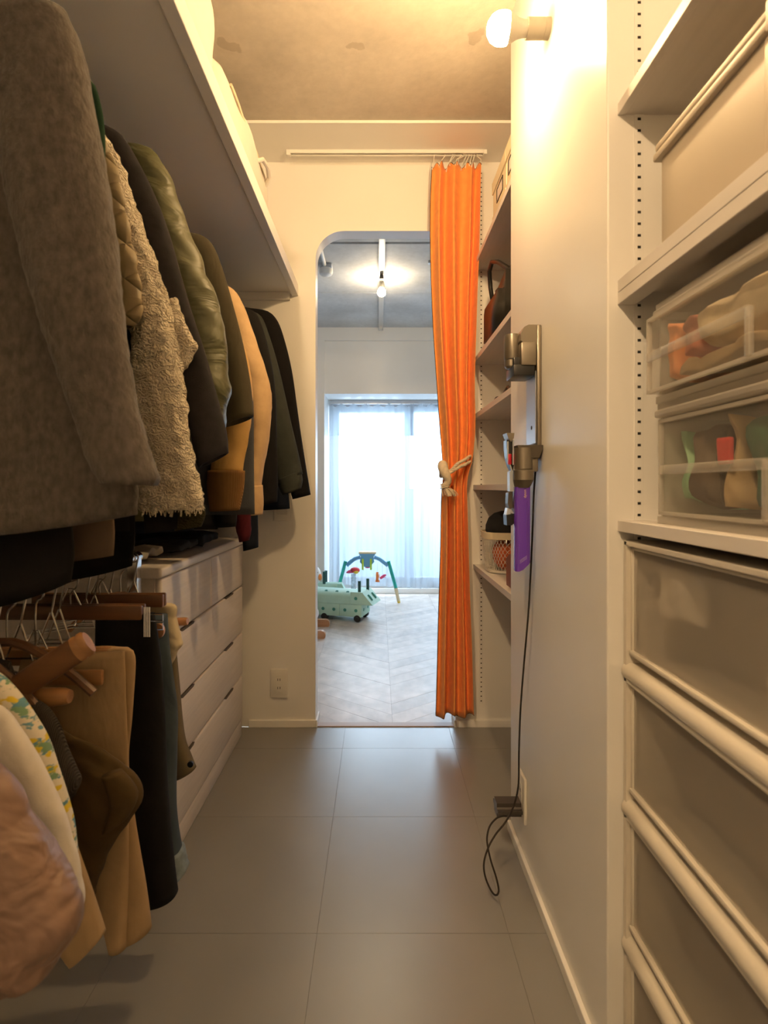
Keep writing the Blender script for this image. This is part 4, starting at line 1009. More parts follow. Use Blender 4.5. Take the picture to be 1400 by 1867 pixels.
F_ = {
 'wool': cl('grey_wool', (.064, .055, .048), col2=(.108, .094, .083), vscale=(120, 120, 70), bump=.8, bscale=(190, 190, 110), bdist=.003, sheen=.15, detail=8),
 'green': cl('dark_green_cotton', (.012, .035, .018)),
 'khaki': cl('khaki_nylon', (.19, .145, .075), rough=.55, var=.06, sheen=0, spec=.4, quilt=7.0, wrinkle=None),
 'cream': chunky_knit('cream_knit', (.56, .47, .33), (.72, .64, .50)),
 'char': cl('charcoal_suiting', (.026, .024, .026), var=.15, vscale=(60, 60, 60)),
 'olive': cl('olive_nylon', (.075, .075, .032), rough=.5, sheen=0, spec=.4, bump=.12, wrinkle=((10, 10, 16), .02)),
 'tan': cl('tan_cotton', (.47, .29, .10), rough=.8),
 'brownknit': cl('brown_rib', (.22, .115, .04), bump=.8, kind='x', bscale=(220, 220, 220), bdist=.003),
 'olivewool': cl('dark_olive_wool', (.05, .043, .026)),
 'beige': cl('beige_cotton', (.52, .36, .20)),
 'black': cl('black_cloth', (.010, .0095, .010)),
 'greyg': cl('dark_grey_green', (.035, .040, .036)),
 'blackwool': cl('black_wool', (.0075, .007, .0075), bump=.6, bscale=(200, 200, 200)),
 'navy': cl('navy_cloth', (.008, .011, .020)),
 'burg': cl('burgundy_cloth', (.065, .008, .013)),
 'taupe': cl('taupe_cloth', (.12, .085, .06)),
 'oldark': cl('dark_olive_fur', (.035, .032, .012), bump=1.0, bscale=(150, 150, 300), bdist=.006),
 'slate': cl('slate_lining', (.06, .065, .075)),
 'chino': cl('chino_cotton', (.36, .25, .14), var=.05, wrinkle=((12, 12, 4), .012)),
 'brownolive': cl('brown_olive_twill', (.075, .05, .022)),
 'cord': cl('dark_brown_corduroy', (.05, .042, .034), bump=.8, kind='x', bscale=(160, 160, 60), bdist=.003),
 'blackdenim': cl('black_trouser', (.010, .010, .011)),
 'denim': cl('blue_grey_denim', (.055, .075, .095), var=.25, vscale=(12, 12, 3)),
 'denim_l': cl('washed_denim', (.20, .25, .29), var=.2, vscale=(60, 60, 60)),
 'greyolive': cl('grey_olive_twill', (.13, .105, .065)),
 'offwhite': cl('offwhite_linen', (.56, .48, .33)),
 'whitec': cl('white_cotton', (.66, .62, .56)),
 'puff': cl('dusty_pink_nylon', (.23, .145, .105), rough=.5, sheen=0, spec=.35, bump=.1, wrinkle=((11, 11, 16), .03)),
 'bluefluff': cl('blue_fleece', (.02, .035, .12), bump=1.0, bscale=(120, 120, 120), bdist=.006),
}
def print_cloth(name):
    m = mat(name, (.66, .60, .48), .9); nt = m.node_tree; N = nt.nodes; L = nt.links; tc = N['Texture Coordinate']
    cur = None
    for (sc, col, sd, lo) in (((40, 40, 85), (.10, .24, .30), 0, .60), ((34, 34, 70), (.62, .46, .03), 7, .62), ((44, 44, 95), (.16, .28, .16), 13, .64)):
        mp = N.new('ShaderNodeMapping'); mp.inputs['Scale'].default_value = sc; mp.inputs['Location'].default_value = (sd, sd * 2, sd); L.new(tc.outputs['Object'], mp.inputs[0])
        n = N.new('ShaderNodeTexNoise'); n.inputs['Scale'].default_value = 1; n.inputs['Detail'].default_value = 3; L.new(mp.outputs[0], n.inputs['Vector'])
        r = N.new('ShaderNodeMapRange'); r.inputs[1].default_value = lo - .06; r.inputs[2].default_value = lo - .02; L.new(n.outputs['Fac'], r.inputs[0])
        mx = N.new('ShaderNodeMix'); mx.data_type = 'RGBA'; L.new(r.outputs[0], mx.inputs[0])
        if cur is None: mx.inputs[6].default_value = (.66, .60, .48, 1)
        else: L.new(cur, mx.inputs[6])
        mx.inputs[7].default_value = (*col, 1); cur = mx.outputs[2]
    L.new(cur, N['Principled BSDF'].inputs['Base Color']); return m
F_['print'] = print_cloth('palm_print_cotton')

def hanger(Y, label, rx=RX, rz=RZ, w_=.185, m=None, group='hangers on the upper rail', drop=.085):
    """hook over the rail, sloping shoulders hidden inside the garment"""
    t = thing('clothes_hanger', label, 'hanger', (rx, Y, rz), group)
    hk = [(rx + .016 * math.cos(a), Y, rz + .0005 + .016 * math.sin(a)) for a in [PI * (1.15 - k * 1.3 / 10) for k in range(11)]]
    hk = [(rx - .0155, Y, rz - .008)] + hk[1:] + [(rx + .012, Y, rz - .018), (rx, Y, rz - .032), (rx, Y, rz - drop + .012)]
    MB().tube(crm(hk, 40), .0017, 6).build('hook', M['chrome'], t, True)
    zt = rz - drop
    MB().tube(crm([(rx - w_, Y, zt - .075), (rx - w_ * .6, Y, zt - .03), (rx, Y, zt + .008), (rx + w_ * .6, Y, zt - .03), (rx + w_, Y, zt - .075)], 20), .0075, 8).build('shoulder_arm', m or M['wood'], t, True)
    return t

def garment(name, label, cat, Y, fab, sl_out=None, sl_in=None, body=None, tb=.03, ts=.035, dy=0.0, hem=None, cuff=None, cuffm=None, seed=0, wr=.006, cross=.0, fuzz=0., e=2.3,
            hang=True, puffb=None, lift=0.0, sleevem=None, bodym=None, wsc=(9, 9, 3), n=46, cufft=1.0, ytop=None):
    """jacket on a hanger: body (with shoulders), sleeve at the aisle side, twin sleeve at the wall side, collar, cuffs. Pixel outlines give the x-z edges at depth Y."""
    t = thing(name, label, cat, (RX, Y, RZ - .05), 'clothes on the upper rail')
    if sl_out is not None:
        so, si = px2(sl_out, Y + dy), px2(sl_in, Y + dy)
    if body is None:
        xs_, zs_ = so[0][0], so[0][1]
        hz = EYE - (hem - CY) * Y / FPX
        body = [(xs_ - .02, zs_ - .02), (xs_ + .0, zs_ - .2), (xs_ + .01, (zs_ + hz) / 2), (xs_ + .02, hz)]
    else:
        body = px2(body, Y)
    zsh = min(body[0][1], 1.68)
    o = [(RX + .05, RZ - .075), (RX + .085, RZ - .088), (RX + (body[0][0] - RX) * .62, (zsh + RZ - .088) / 2 + .012)] + body
    o = [p for i, p in enumerate(o) if i < 3 or p[1] < RZ - .06]
    i = [(max(2 * RX - p[0], -1.005), p[1]) for p in o]
    tb_l = [tb * .7, tb, tb, tb]
    b = cloth_tube(o, i, Y, tb_l, n=n, m=44, wr=wr, seed=seed, lift=lift, fuzz=fuzz, e=e, wsc=wsc)
    b.build('body', bodym or fab, t, True, auto=0)
    cw = .055
    cloth_tube([(RX + cw, RZ - .062), (RX + cw + .006, RZ - .085), (RX + cw + .012, RZ - .105)], [(RX - cw, RZ - .062), (RX - cw - .006, RZ - .085), (RX - cw - .012, RZ - .105)], Y, [tb * .9, tb * 1.1], n=10, m=26, wr=.002, seed=seed + 3, hollow=False).build('collar', bodym or fab, t, True, auto=0)
    if sl_out is not None:
        s = cloth_tube(so, si, Y + dy, [ts * .8, ts, ts, ts * .9], n=n, m=36, wr=wr, seed=seed + 11, cross=cross, fuzz=fuzz, e=2.1, puff=puffb, wsc=wsc)
        sl = s.build('sleeve', sleevem or fab, t, True, auto=0)
        mir = MB(); mir.v = [Vector((max(2 * RX - p.x, -1.02 + (p.x - so[0][0]) * .01), p.y, p.z)) for p in s.v]; mir.f = s.f
        mir.build('sleeve', sleevem or fab, t, True, auto=0)
        if cuff:
            co, ci = px2(cuff[0], Y + dy), px2(cuff[1], Y + dy)
            cloth_tube(co, ci, Y + dy, [ts * cufft, ts * cufft], n=14, m=36, wr=.0015, seed=seed, e=2.1).build('cuff', cuffm or fab, t, True, auto=0)
    if hang:
        hanger(Y, 'wooden hanger inside the ' + label.split(',')[0].split(' with ')[0].split(' hanging')[0])
    return t

garment('wool_coat', 'thick grey wool coat at the front end of the upper rail', 'coat', .73, F_['wool'],
        sl_out=[(118, 25), (142, 90), (158, 190), (182, 320), (208, 455), (236, 600), (262, 730), (284, 820), (299, 872), (294, 886)],
        sl_in=[(-40, 60), (0, 200), (14, 330), (40, 450), (72, 570), (103, 670), (132, 770), (152, 840), (168, 872), (176, 880)],
        body=[(112, 22), (140, 200), (180, 420), (222, 660), (246, 850), (257, 930), (256, 985)], tb=.034, ts=.040, dy=-.055, seed=1, wr=.010, fuzz=.0018, lift=.035, wsc=(6, 6, 3), n=60)
garment('green_jacket', 'dark green jacket squeezed behind the grey wool coat', 'jacket', .822, F_['green'],
        sl_out=[(156, 138), (174, 156), (186, 195), (192, 240), (192, 320), (180, 700)], sl_in=[(60, 160), (70, 190), (80, 230), (80, 280), (80, 350), (80, 700)], hem=900, tb=.009, ts=.012, seed=2, wr=.003)
garment('quilted_jacket', 'khaki quilted jacket with stitched diamonds beside the cream knit', 'jacket', .885, F_['khaki'],
        sl_out=[(172, 236), (192, 262), (212, 310), (226, 370), (240, 440), (254, 510), (259, 560), (246, 594)], sl_in=[(90, 250), (100, 290), (110, 340), (120, 390), (135, 450), (150, 510), (165, 560), (185, 600)],
        hem=930, tb=.012, ts=.016, dy=-.004, seed=3, cross=.004, puffb=(7, .006), bodym=F_['taupe'])
ck = garment('knit_coat', 'shaggy cream knitted coat with swirl pattern and ragged hem', 'coat', .935, F_['cream'],
        sl_out=[(180, 236), (204, 262), (228, 308), (252, 364), (276, 425), (298, 490), (314, 545), (327, 610), (340, 680), (348, 750), (358, 830), (374, 895), (374, 928)],
        sl_in=[(110, 250), (130, 300), (160, 350), (185, 400), (205, 450), (222, 510), (232, 570), (240, 620), (246, 690), (250, 760), (254, 840), (256, 900), (258, 932)],
        hem=930, tb=.02, ts=.034, seed=4, fuzz=.006, wr=.010, cross=.0, n=80)
# the cream knit's second sleeve tip pokes out behind it
cloth_tube(px2([(322, 545), (340, 590), (359, 628), (352, 645), (338, 668)], .955), px2([(300, 560), (312, 600), (320, 630), (322, 650), (326, 672)], .955), .955, [.014, .016], n=22, m=24, fuzz=.004, seed=6).build('sleeve_tip', F_['cream'], ck, True, auto=0)
fr_ = MB()
for k in range(70):
    px = random.uniform(262, 372); a = at(px, 926, .935 - .034 + random.uniform(0, .03)); ln = random.uniform(.004, .016)
    fr_.tube([a, a + Vector((random.uniform(-.004, .004), 0, -ln))], .0011, 3)
o = fr_.build('hem_fringe', F_['cream'], ck); o['kind'] = 'stuff'
garment('fur_trim_coat', 'dark coat with olive fuzzy fur edge just below the cream knit hem', 'coat', .978, F_['black'],
        sl_out=[(215, 300), (260, 420), (300, 560), (340, 740), (366, 880), (372, 932), (366, 958)], sl_in=[(150, 300), (190, 420), (220, 560), (245, 740), (258, 880), (264, 940), (266, 972)], hem=968, tb=.010, ts=.013, seed=5,
        cuff=([(374, 920), (375, 940), (368, 960)], [(318, 925), (318, 950), (318, 968)]), cuffm=F_['oldark'], cufft=1.15)
garment('charcoal_coat', 'charcoal tailored coat with a plain straight sleeve beside the olive jacket', 'coat', 1.012, F_['char'],
        sl_out=[(196, 232), (222, 248), (250, 290), (280, 350), (306, 420), (330, 500), (352, 570), (374, 640), (394, 720), (410, 785), (414, 826)], sl_in=[(120, 245), (150, 290), (180, 340), (205, 400), (230, 460), (255, 530), (280, 610), (305, 690), (330, 760), (350, 820), (364, 852)],
        hem=960, tb=.014, ts=.018, seed=7, wr=.003)
garment('olive_jacket', 'shiny olive green nylon jacket with crinkled sleeve', 'jacket', 1.10, F_['olive'],
        sl_out=[(252, 270), (276, 274), (298, 300), (322, 350), (344, 410), (366, 470), (388, 530), (402, 580), (410, 640), (413, 710), (405, 778)], sl_in=[(170, 280), (195, 310), (225, 360), (250, 420), (275, 480), (300, 550), (322, 610), (340, 660), (355, 710), (366, 750), (376, 786)],
        hem=950, tb=.024, ts=.042, seed=8, cross=.012, wr=.007)
garment('dark_quilt_jacket', 'dark olive wool jacket between the olive nylon and tan jackets', 'jacket', 1.24, F_['olivewool'],
        sl_out=[(330, 424), (366, 430), (386, 446), (404, 485), (424, 545), (440, 610), (452, 690), (458, 760)], sl_in=[(270, 430), (290, 470), (320, 520), (340, 570), (360, 620), (380, 680), (392, 730), (400, 780)], hem=950, tb=.02, ts=.03, seed=9, bodym=F_['black'])
garment('tan_jacket', 'tan cotton jacket with a wide brown ribbed cuff', 'jacket', 1.335, F_['tan'],
        sl_out=[(380, 508), (398, 522), (414, 550), (430, 590), (446, 640), (456, 695), (457, 750), (450, 810), (444, 862)], sl_in=[(330, 520), (345, 550), (360, 590), (376, 640), (388, 690), (392, 740), (390, 790), (385, 830), (382, 862)],
        body=[(380, 506), (405, 560), (436, 640), (458, 710), (463, 800), (463, 938)], tb=.024, ts=.036, dy=-.025, seed=10, wr=.006, cross=.003, bodym=F_['slate'],
        cuff=([(446, 858), (444, 890), (436, 930)], [(379, 858), (378, 890), (384, 932)]), cuffm=F_['brownknit'], cufft=1.02)
garment('beige_jacket', 'pale beige cotton jacket with wrinkled sleeve and buttoned cuff', 'jacket', 1.63, F_['beige'],
        sl_out=[(412, 520), (430, 532), (446, 560), (462, 606), (478, 650), (492, 695), (496, 735), (491, 800), (482, 850), (477, 888)], sl_in=[(360, 530), (375, 560), (398, 610), (420, 660), (438, 705), (450, 750), (454, 800), (450, 840), (446, 870), (444, 895)],
        hem=935, tb=.03, ts=.045, seed=12, cross=.008, wr=.006, cuff=([(478, 884), (480, 915), (478, 938)], [(440, 888), (440, 915), (444, 940)]), cufft=.95)
garment('black_jacket', 'plain black jacket with low hem beside the beige one', 'jacket', 1.84, F_['black'],
        sl_out=[(446, 562), (466, 572), (480, 604), (494, 660), (501, 720), (504, 800), (505, 870), (503, 915)], sl_in=[(400, 570), (420, 600), (432, 650), (442, 700), (448, 760), (450, 820), (450, 880), (450, 930)], hem=948, tb=.03, ts=.036, seed=13)
garment('dark_grey_jacket', 'dark grey green jacket with elastic cuff beside the black wool coat', 'jacket', 1.985, F_['greyg'],
        sl_out=[(456, 568), (476, 578), (492, 614), (506, 660), (518, 715), (530, 770), (542, 820), (551, 864)], sl_in=[(410, 575), (432, 600), (448, 650), (462, 700), (474, 750), (484, 800), (494, 850), (502, 885)], hem=930, tb=.03, ts=.04, seed=14, wr=.006,
        cuff=([(549, 858), (552, 875), (549, 890)], [(505, 876), (510, 892), (516, 903)]), cufft=.9, bodym=F_['black'])
garment('black_wool_coat', 'black wool coat hanging against the doorway wall', 'coat', 2.155, F_['blackwool'],
        sl_out=[(456, 563), (488, 567), (506, 585), (519, 620), (531, 670), (540, 730), (549, 800), (557, 855), (566, 902)], sl_in=[(410, 570), (440, 600), (460, 650), (478, 700), (494, 750), (506, 800), (518, 850), (528, 885), (535, 910)],
        body=[(456, 563), (486, 590), (500, 700), (515, 800), (525, 900), (528, 932)], lift=.01, tb=.05, ts=.045, seed=15, wr=.004, bodym=F_['navy'])
garment('long_quilted_coat', 'long black quilted coat reaching lowest, under the grey wool coat', 'coat', .795, F_['black'], body=[(60, 60), (100, 300), (120, 700), (132, 1000), (136, 1060), (128, 1122)], tb=.012, seed=16, wr=.004, puffb=None, lift=.05, hang=False)
garment('taupe_dress', 'taupe brown dress with curved hem just below the grey wool coat', 'dress', .851, F_['taupe'], body=[(110, 240), (140, 500), (175, 800), (203, 960), (205, 1000), (203, 1036)], tb=.009, seed=17, wr=.004, lift=.02, hang=False)
garment('black_dress', 'black dress with curved hem hanging over the trouser hooks', 'dress', 1.043, F_['black'], body=[(240, 280), (240, 500), (240, 800), (247, 960), (248, 1010), (244, 1060)], tb=.010, seed=18, wr=.004, lift=.03, hang=False)
garment('navy_jacket', 'dark navy jacket whose sleeve hangs past the dresser top corner', 'jacket', 1.74, F_['navy'],
        sl_out=[(428, 560), (446, 600), (458, 700), (466, 850), (469, 930), (470, 998)], sl_in=[(380, 570), (400, 620), (420, 720), (432, 850), (440, 930), (446, 1004)], hem=950, tb=.022, ts=.022, seed=19)
garment('burgundy_cardigan', 'burgundy cardigan with its gathered sleeve end over the dresser top', 'cardigan', 1.555, F_['burg'],
        sl_out=[(396, 540), (420, 600), (440, 700), (450, 850), (456, 925), (456, 960), (453, 985)], sl_in=[(350, 560), (370, 620), (395, 720), (410, 850), (428, 930), (432, 965), (438, 988)], hem=960, tb=.016, ts=.02, seed=20, cross=.008)
garment('black_long_jacket', 'black jacket hiding between tan and beige jackets', 'jacket', 1.45, F_['black'],
        sl_out=[(380, 520), (400, 600), (420, 720), (430, 850), (432, 930), (430, 960)], sl_in=[(330, 540), (350, 620), (370, 740), (384, 860), (388, 930), (390, 962)], hem=965, tb=.022, ts=.022, seed=21)
garment('dark_skirt', 'black skirt hanging behind the charcoal coat', 'skirt', 1.16, F_['navy'], body=[(320, 400), (330, 600), (340, 800), (350, 930), (352, 975)], tb=.012, seed=22, lift=.01, hang=False)

# folded clothes on the dresser top
for i, (lab, f, b) in enumerate((('grey folded knit on the dresser top near its front end', (.30, .28, .24), (-.85, -.60, 1.42, 1.56, .8125, .862)),
                                 ('black folded trousers on the dresser top', (.012, .012, .013), (-.86, -.575, 1.57, 1.78, .8125, .86)),
                                 ('navy folded jumper on the dresser top beside the black trousers', (.010, .012, .02), (-.86, -.575, 1.79, 2.00, .8125, .87)))):
    cloth('folded_clothes', lab, 'clothes', f, b, 90 + i, 'folded clothes on the dresser', .012)

# ------------------------------------------------------------------ lower rail
def trouser_hanger(Y, label, x1, zb, wood=True, y2=None, tilt=0.0, ends='flat', x0=None):
    """hook, wire loop and a wooden clip bar"""
    t = thing('trouser_hanger', label, 'hanger', (LX, Y, LZ), 'trouser hangers on the lower rail')
    hk = [(LX - .0155, Y, LZ - .008)] + [(LX + .016 * math.cos(a), Y, LZ + .0005 + .016 * math.sin(a)) for a in [PI * (1.0 - k * 1.1 / 10) for k in range(11)]] + [(LX + .012, Y, LZ - .02), (LX, Y, LZ - .035), (LX, Y, zb + .012)]
    MB().tube(crm(hk, 40), .0018, 6).build('hook', M['chrome'], t, True)
    x0 = x0 if x0 is not None else 2 * LX - x1
    for dy in (-.007, .007):
        MB().box(x0, x1, Y + dy - .0055, Y + dy + .0055, zb - .014, zb + .014, .003).build('clip_bar', M['wood'] if wood else M['wood_l'], t, True)
    MB().tube([(LX - .02, Y, zb + .012), (LX - .004, Y, zb + .045), (LX + .004, Y, zb + .045), (LX + .02, Y, zb + .012)], .0016, 6).build('wire_loop', M['chrome'], t, True)
    return t
def trousers(name, label, cat, Y, fab, out, inn, ty, seed, wr=.005, fuzz=0, e=2.6, cross=0, ys=None, n=50, lift=0):
    t = thing(name, label, cat, (LX, Y, LZ - .1), 'clothes on the lower rail')
    cloth_tube(px2(out, Y), px2(inn, Y), ys or Y, ty, n=n, m=44, wr=wr, seed=seed, fuzz=fuzz, e=e, cross=cross, wsc=(14, 10, 2.2), lift=lift).build('body', fab, t, True, auto=0)
    return t
# chinos: two folded legs
Y = .95
t = trousers('chinos', 'beige chino trousers clipped on a wooden hanger, creased legs down', 'trousers', Y, F_['chino'],
         [(236, 1180), (247, 1200), (245, 1300), (241, 1390), (252, 1500), (266, 1610), (275, 1690)], [(60, 1192), (40, 1300), (60, 1400), (100, 1500), (150, 1600), (190, 1680), (204, 1722)], [.016, .02, .026, .024], 31, wr=.014, e=2.0)
cloth_tube(px2([(226, 1190), (230, 1300), (232, 1400), (230, 1520), (228, 1640), (226, 1732)], Y - .03), px2([(30, 1200), (20, 1300), (60, 1400), (130, 1530), (170, 1650), (196, 1736)], Y - .03), Y - .022, [.006, .012, .018], n=46, m=36, wr=.006, seed=32, wsc=(16, 10, 2)).build('folded_leg', F_['chino'], t, True, auto=0)
th = trouser_hanger(Y - .002, 'pale wooden clip hanger gripping the beige chinos', -.47, .722, wood=False)
MB().box(at(150, 0, Y).x - .03, at(213, 0, Y).x, Y - .052, Y - .042, .688, .713, .003).build('clip_bar', M['wood_l'], th, True)
# black trousers, jeans
trousers('black_trousers', 'long black trousers on clips beside the chinos', 'trousers', 1.06, F_['blackdenim'],
         [(280, 1118), (290, 1200), (297, 1300), (300, 1400), (306, 1500), (314, 1590), (319, 1630)], [(180, 1120), (180, 1300), (200, 1420), (225, 1500), (250, 1570), (268, 1642)], [.016, .02, .026, .026], 33, wr=.006)
th = trouser_hanger(1.055, 'dark wooden clip hanger over the black trousers', at(262, 0, 1.055).x, .775, x0=-.74)
for k in range(4): MB().cyl((at(263 + k * 3.2, 0, 1.03).x, 1.03, .79), (at(263 + k * 3.2, 0, 1.03).x, 1.03, .733), .0014, seg=8).build('clip_rod', M['chrome'], th, True)
for dy, py in ((0, 1120), (.02, 1136)):
    a, b, z = at(268, py, 1.04 + dy), at(297, py, 1.04 + dy), .010
    MB().tube([a, b, b - Vector((0, 0, z * 1.3)), a - Vector((0, 0, z * 1.3))], .0014, 6, True).build('wire_loop', M['chrome'], th, True)
t = trousers('jeans', 'blue grey jeans with frayed washed hem beside the black trousers', 'jeans', 1.16, F_['denim'],
         [(306, 1120), (310, 1180), (318, 1240), (325, 1300), (323, 1380), (321, 1470), (330, 1540), (339, 1585)], [(215, 1122), (220, 1300), (240, 1400), (270, 1500), (300, 1560), (316, 1604)], [.014, .018, .028, .026], 34, wr=.007)
cloth_tube(px2([(333, 1550), (337, 1570), (341, 1584)], 1.155), px2([(306, 1552), (311, 1580), (317, 1604)], 1.155), 1.155, [.029, .03], n=10, m=40, wr=.002, fuzz=.002, seed=35).build('frayed_hem', F_['denim_l'], t, True, auto=0)
p = at(289, 1150, 1.125); MB().lathe([(.001, -.004), (.0125, -.004), (.0125, .004), (.001, .004)], p, 'y', 20, 1, 1.25).build('leather_patch', M['beech'], t, True)
trouser_hanger(1.165, 'wooden clip hanger holding the blue grey jeans', -.46, .775)
# off-white linen cloth and grey-olive jacket on the farthest hanger
t = trousers('linen_shirt', 'crumpled off white linen shirt folded over a lower hanger', 'shirt', 1.225, F_['offwhite'],
         [(306, 1099), (321, 1106), (322, 1140), (331, 1170), (324, 1188), (314, 1216)], [(230, 1102), (235, 1120), (255, 1150), (280, 1175), (296, 1195), (306, 1214)], [.016, .02, .02, .012], 36, wr=.012, cross=.01)
MB().tube([at(318, 1134, 1.26), at(336, 1133, 1.26), at(342, 1132.5, 1.26)], [.0095, .0095, .008], 14).build('hanger_end', M['beech'], hanger(1.26, 'wooden hanger with white striped end beside the dresser drawers', LX, LZ, .12, M['beech'], 'trouser hangers on the lower rail'), True)
t = trousers('olive_overshirt', 'grey olive overshirt sleeve with dark button by the dresser', 'shirt', 1.275, F_['greyolive'],
         [(322, 1190), (327, 1250), (332, 1310), (338, 1350), (349, 1380), (357, 1400)], [(300, 1195), (308, 1260), (312, 1320), (314, 1370), (318, 1400), (321, 1420)], [.016, .022, .024, .022], 37, wr=.003)
cloth_tube(px2([(318, 1120), (322, 1190), (328, 1300), (330, 1380)], 1.30), px2([(250, 1120), (250, 1200), (250, 1300), (255, 1385)], 1.30), 1.297, [.010, .012], n=30, m=36, wr=.006, seed=38).build('body', F_['greyolive'], t, True, auto=0)
p = at(347.5, 1393, 1.25); MB().lathe([(.001, -.004), (.007, -.003), (.007, .002), (.001, .002)], p, 'y', 16).build('button', M['black'], t, True)
# brown-olive folded trousers
t = trousers('folded_trousers', 'dark brown olive trousers folded in a hanging bundle', 'trousers', .865, F_['brownolive'],
         [(120, 1335), (165, 1352), (205, 1382), (240, 1412), (253, 1442), (238, 1490), (208, 1530), (188, 1590), (172, 1650), (160, 1715)], [(20, 1345), (30, 1390), (50, 1430), (70, 1470), (85, 1510), (95, 1550), (105, 1600), (112, 1660), (118, 1720)], [.012, .02, .026, .024, .02], 41, wr=.014, e=2.0, cross=.016)
cloth_tube(px2([(226, 1398), (246, 1420), (255, 1444), (240, 1478), (214, 1500)], .855), px2([(196, 1406), (206, 1432), (212, 1456), (206, 1482), (198, 1506)], .855), .842, [.010, .014, .010], n=24, m=28, wr=.006, seed=47).build('folded_flap', F_['brownolive'], t, True, auto=0)
t = hanger(.875, 'shaped wooden hanger tilted over the brown olive trousers', LX, LZ, .14, M['wood'], 'trouser hangers on the lower rail')
# angled wooden coat hanger arm seen in front of the chinos
th = hanger(.80, 'broad dark wooden hanger arm slanting up with a rounded end', LX, LZ, .10, M['wood'], 'trouser hangers on the lower rail')
YH = .80; a, b = at(20, 1262, YH), at(138, 1186, YH)
dv = (b - a).normalized(); nv = Vector((-dv.z, 0, dv.x))
arm = MB().rings([[p + nv * (h * math.cos(q_)) + Vector((0, .009 * math.sin(q_), 0)) for q_ in [2 * PI * k / 20 for k in range(20)]] for p, h in ((a, .018), (a + (b - a) * .5, .0195), (b, .0195))])
arm.build('hanger_arm', M['wood'], th, True)
for s, off in ((0, .0008), (1, .0125)):
    p0 = b + dv * off; e_ = MB().rings([[p0 + dv * d_ + nv * (h * math.cos(q_)) + Vector((0, .0095 * (h / .0195) * math.sin(q_), 0)) for q_ in [2 * PI * k / 20 for k in range(20)]] for d_, h in ((0, .0195), (.007, .0195), (.011, .0165))])
    e_.build('rounded_end', M['wood_l'], th, True)
for k, (px, py) in enumerate(((112, 1272), (128, 1270))):
    p = at(px, py, .83); MB().tube([p - Vector((.10, 0, -.0)), p - Vector((.01, 0, 0)), p], [.013, .0135, .010], 12).build('lower_arm', M['wood_l'], th, True)
# chrome hooks of the other hangers on the rail
for k, (Yh, lab) in enumerate(((.84, 'bare wire hanger hook, first along the lower rail'), (.90, 'bare wire hanger hook, second along the lower rail'), (.985, 'bare wire hanger hook between chinos and brown trousers'), (1.01, 'bare wire hanger hook just behind the chinos'),
                               (1.10, 'bare wire hanger hook between black trousers and jeans'), (1.135, 'bare wire hanger hook right beside the jeans'), (1.20, 'bare wire hanger hook between jeans and linen shirt'), (1.315, 'bare wire hanger hook beside the dresser end'))):
    t = thing('wire_hanger', lab, 'hanger', (LX, Yh, LZ), 'bare wire hangers on the lower rail')
    hk = [(LX - .0155, Yh, LZ - .01)] + [(LX + .016 * math.cos(a), Yh, LZ + .0005 + .016 * math.sin(a)) for a in [PI * (1.0 - q_ * 1.1 / 10) for q_ in range(11)]] + [(LX + .010, Yh, LZ - .03), (LX + .004, Yh, LZ - .06)]
    MB().tube(crm(hk, 36), .0019, 6).build('hook', M['chrome'], t, True)
    MB().tube([(LX - .022, Yh + .004, LZ - .115), (LX + .004, Yh, LZ - .055), (LX + .006, Yh, LZ - .055), (LX + .028, Yh - .004, LZ - .115)], .0018, 6).build('wire_loop', M['chrome'], t, True)
    MB().tube([(LX - .12, Yh, LZ - .13), (LX - .02, Yh, LZ - .112), (LX + .03, Yh, LZ - .112), (LX + .09, Yh, LZ - .13)], .0018, 6).build('wire_bar', M['chrome'], t, True)

def small_top(name, label, cat, Y, fab, out, inn, ty, seed, wr=.006, cross=0, puffb=None, n=50, e=2.2, fuzz=0, hang=True, xl=-.82):
    """child's garment: hanging body plus the sleeve that shows"""
    t = thing(name, label, cat, (LX, Y, LZ - .1), 'clothes on the lower rail')
    so, si = px2(out, Y), px2(inn, Y)
    cloth_tube(so, si, Y, ty, n=n, m=40, wr=wr, seed=seed, cross=cross, puff=puffb, e=e, fuzz=fuzz, wsc=(12, 10, 4)).build('sleeve', fab, t, True, auto=0)
    zt, zb = so[0][1] + .05, min(p[1] for p in so) + .02
    xr = so[0][0] - .02
    cloth_tube([(LX + .05, zt), (xr, zt - .06), (xr + .02, (zt + zb) / 2), (xr + .02, zb)], [(LX - .05, zt), (xl + .05, zt - .06), (xl, (zt + zb) / 2), (xl, zb)], Y + .01, [.014, .02, .02], n=30, m=36, wr=.006, seed=seed + 2).build('body', fab, t, True, auto=0)
    return t
small_top('corduroy_jacket', 'dark brown corduroy child jacket beside the printed shirt', 'jacket', .802, F_['cord'],
          [(62, 1272), (86, 1290), (106, 1325), (120, 1370), (134, 1405), (142, 1428), (128, 1458)], [(-20, 1290), (0, 1330), (20, 1370), (45, 1410), (70, 1435), (95, 1460), (112, 1478)], [.014, .02, .022, .02], 51)
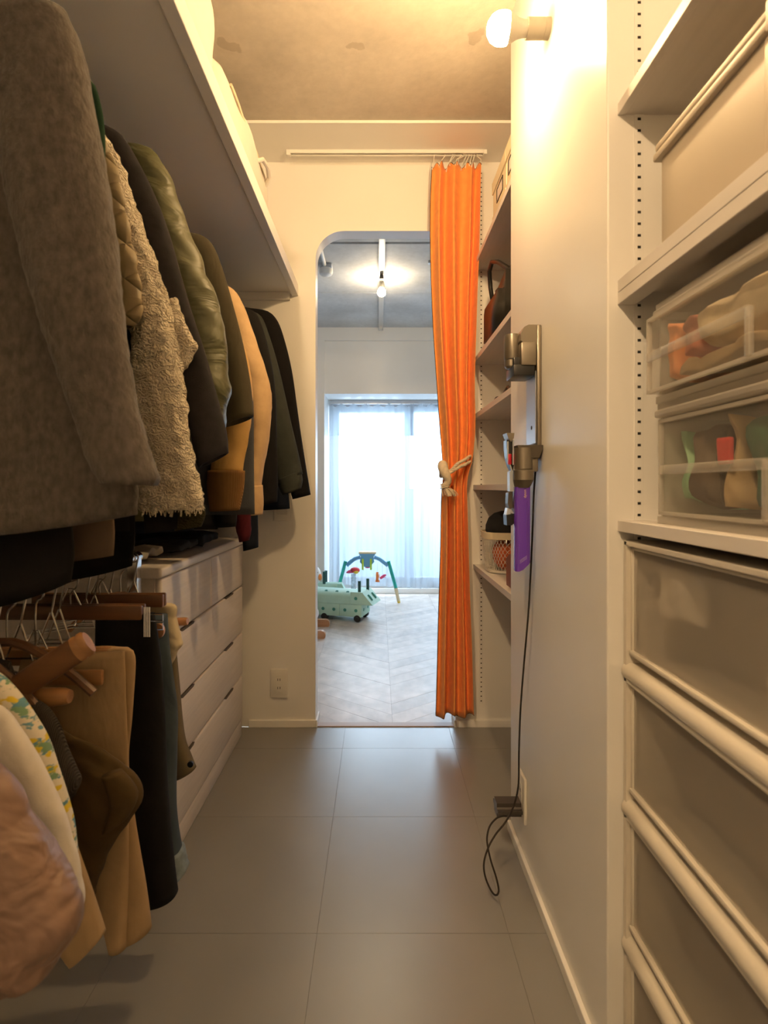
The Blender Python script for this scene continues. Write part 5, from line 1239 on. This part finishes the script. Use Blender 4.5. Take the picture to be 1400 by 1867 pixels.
small_top('printed_shirt', 'cream child shirt printed with yellow and teal palm shapes', 'shirt', .70, F_['print'],
          [(-10, 1222), (12, 1238), (38, 1270), (64, 1312), (86, 1352), (104, 1402), (120, 1450), (132, 1500), (136, 1560)], [(-160, 1240), (-130, 1290), (-100, 1340), (-70, 1390), (-40, 1430), (-10, 1470), (10, 1510), (30, 1550), (50, 1590)], [.016, .022, .024, .022], 52, wr=.005, n=60)
small_top('white_jacket', 'off white cotton child jacket beside the pink puffer', 'jacket', .645, F_['whitec'],
          [(-30, 1270), (10, 1295), (40, 1340), (70, 1395), (98, 1450), (122, 1510), (140, 1570), (150, 1625), (148, 1660), (134, 1690)], [(-300, 1300), (-250, 1350), (-200, 1400), (-160, 1450), (-120, 1510), (-80, 1570), (-40, 1630), (0, 1680), (40, 1700), (70, 1710)], [.018, .026, .028, .026], 53, wr=.006, cross=.004, n=60)
small_top('tan_shorts', 'tan cotton shorts hem below the white child jacket', 'shorts', .748, F_['chino'],
          [(120, 1450), (140, 1540), (160, 1610), (176, 1665), (188, 1704)], [(0, 1460), (30, 1550), (70, 1640), (105, 1710), (134, 1752)], [.014, .016, .018], 54)
small_top('blue_fleece', 'dark blue fleece peeping out under the pink puffer', 'fleece', .59, F_['bluefluff'],
          [(60, 1500), (80, 1600), (98, 1690), (108, 1735), (84, 1775)], [(-100, 1520), (-60, 1620), (-20, 1720), (10, 1770), (40, 1800)], [.010, .010, .010], 55, fuzz=.004)
pf = small_top('puffer_jacket', 'dusty pink puffer jacket with crinkled sleeve end, beside the off white child jacket', 'jacket', .52, F_['puff'],
          [(-60, 1375), (-10, 1398), (28, 1440), (60, 1490), (92, 1545), (120, 1592), (138, 1625), (143, 1655), (136, 1700), (112, 1745), (74, 1772)], [(-420, 1420), (-380, 1480), (-330, 1540), (-280, 1600), (-230, 1660), (-180, 1710), (-130, 1750), (-90, 1775), (-50, 1788), (-20, 1792), (10, 1790)], [.03, .045, .05, .045, .03], 56, wr=.012, cross=.024, puffb=(3, .004), n=90)
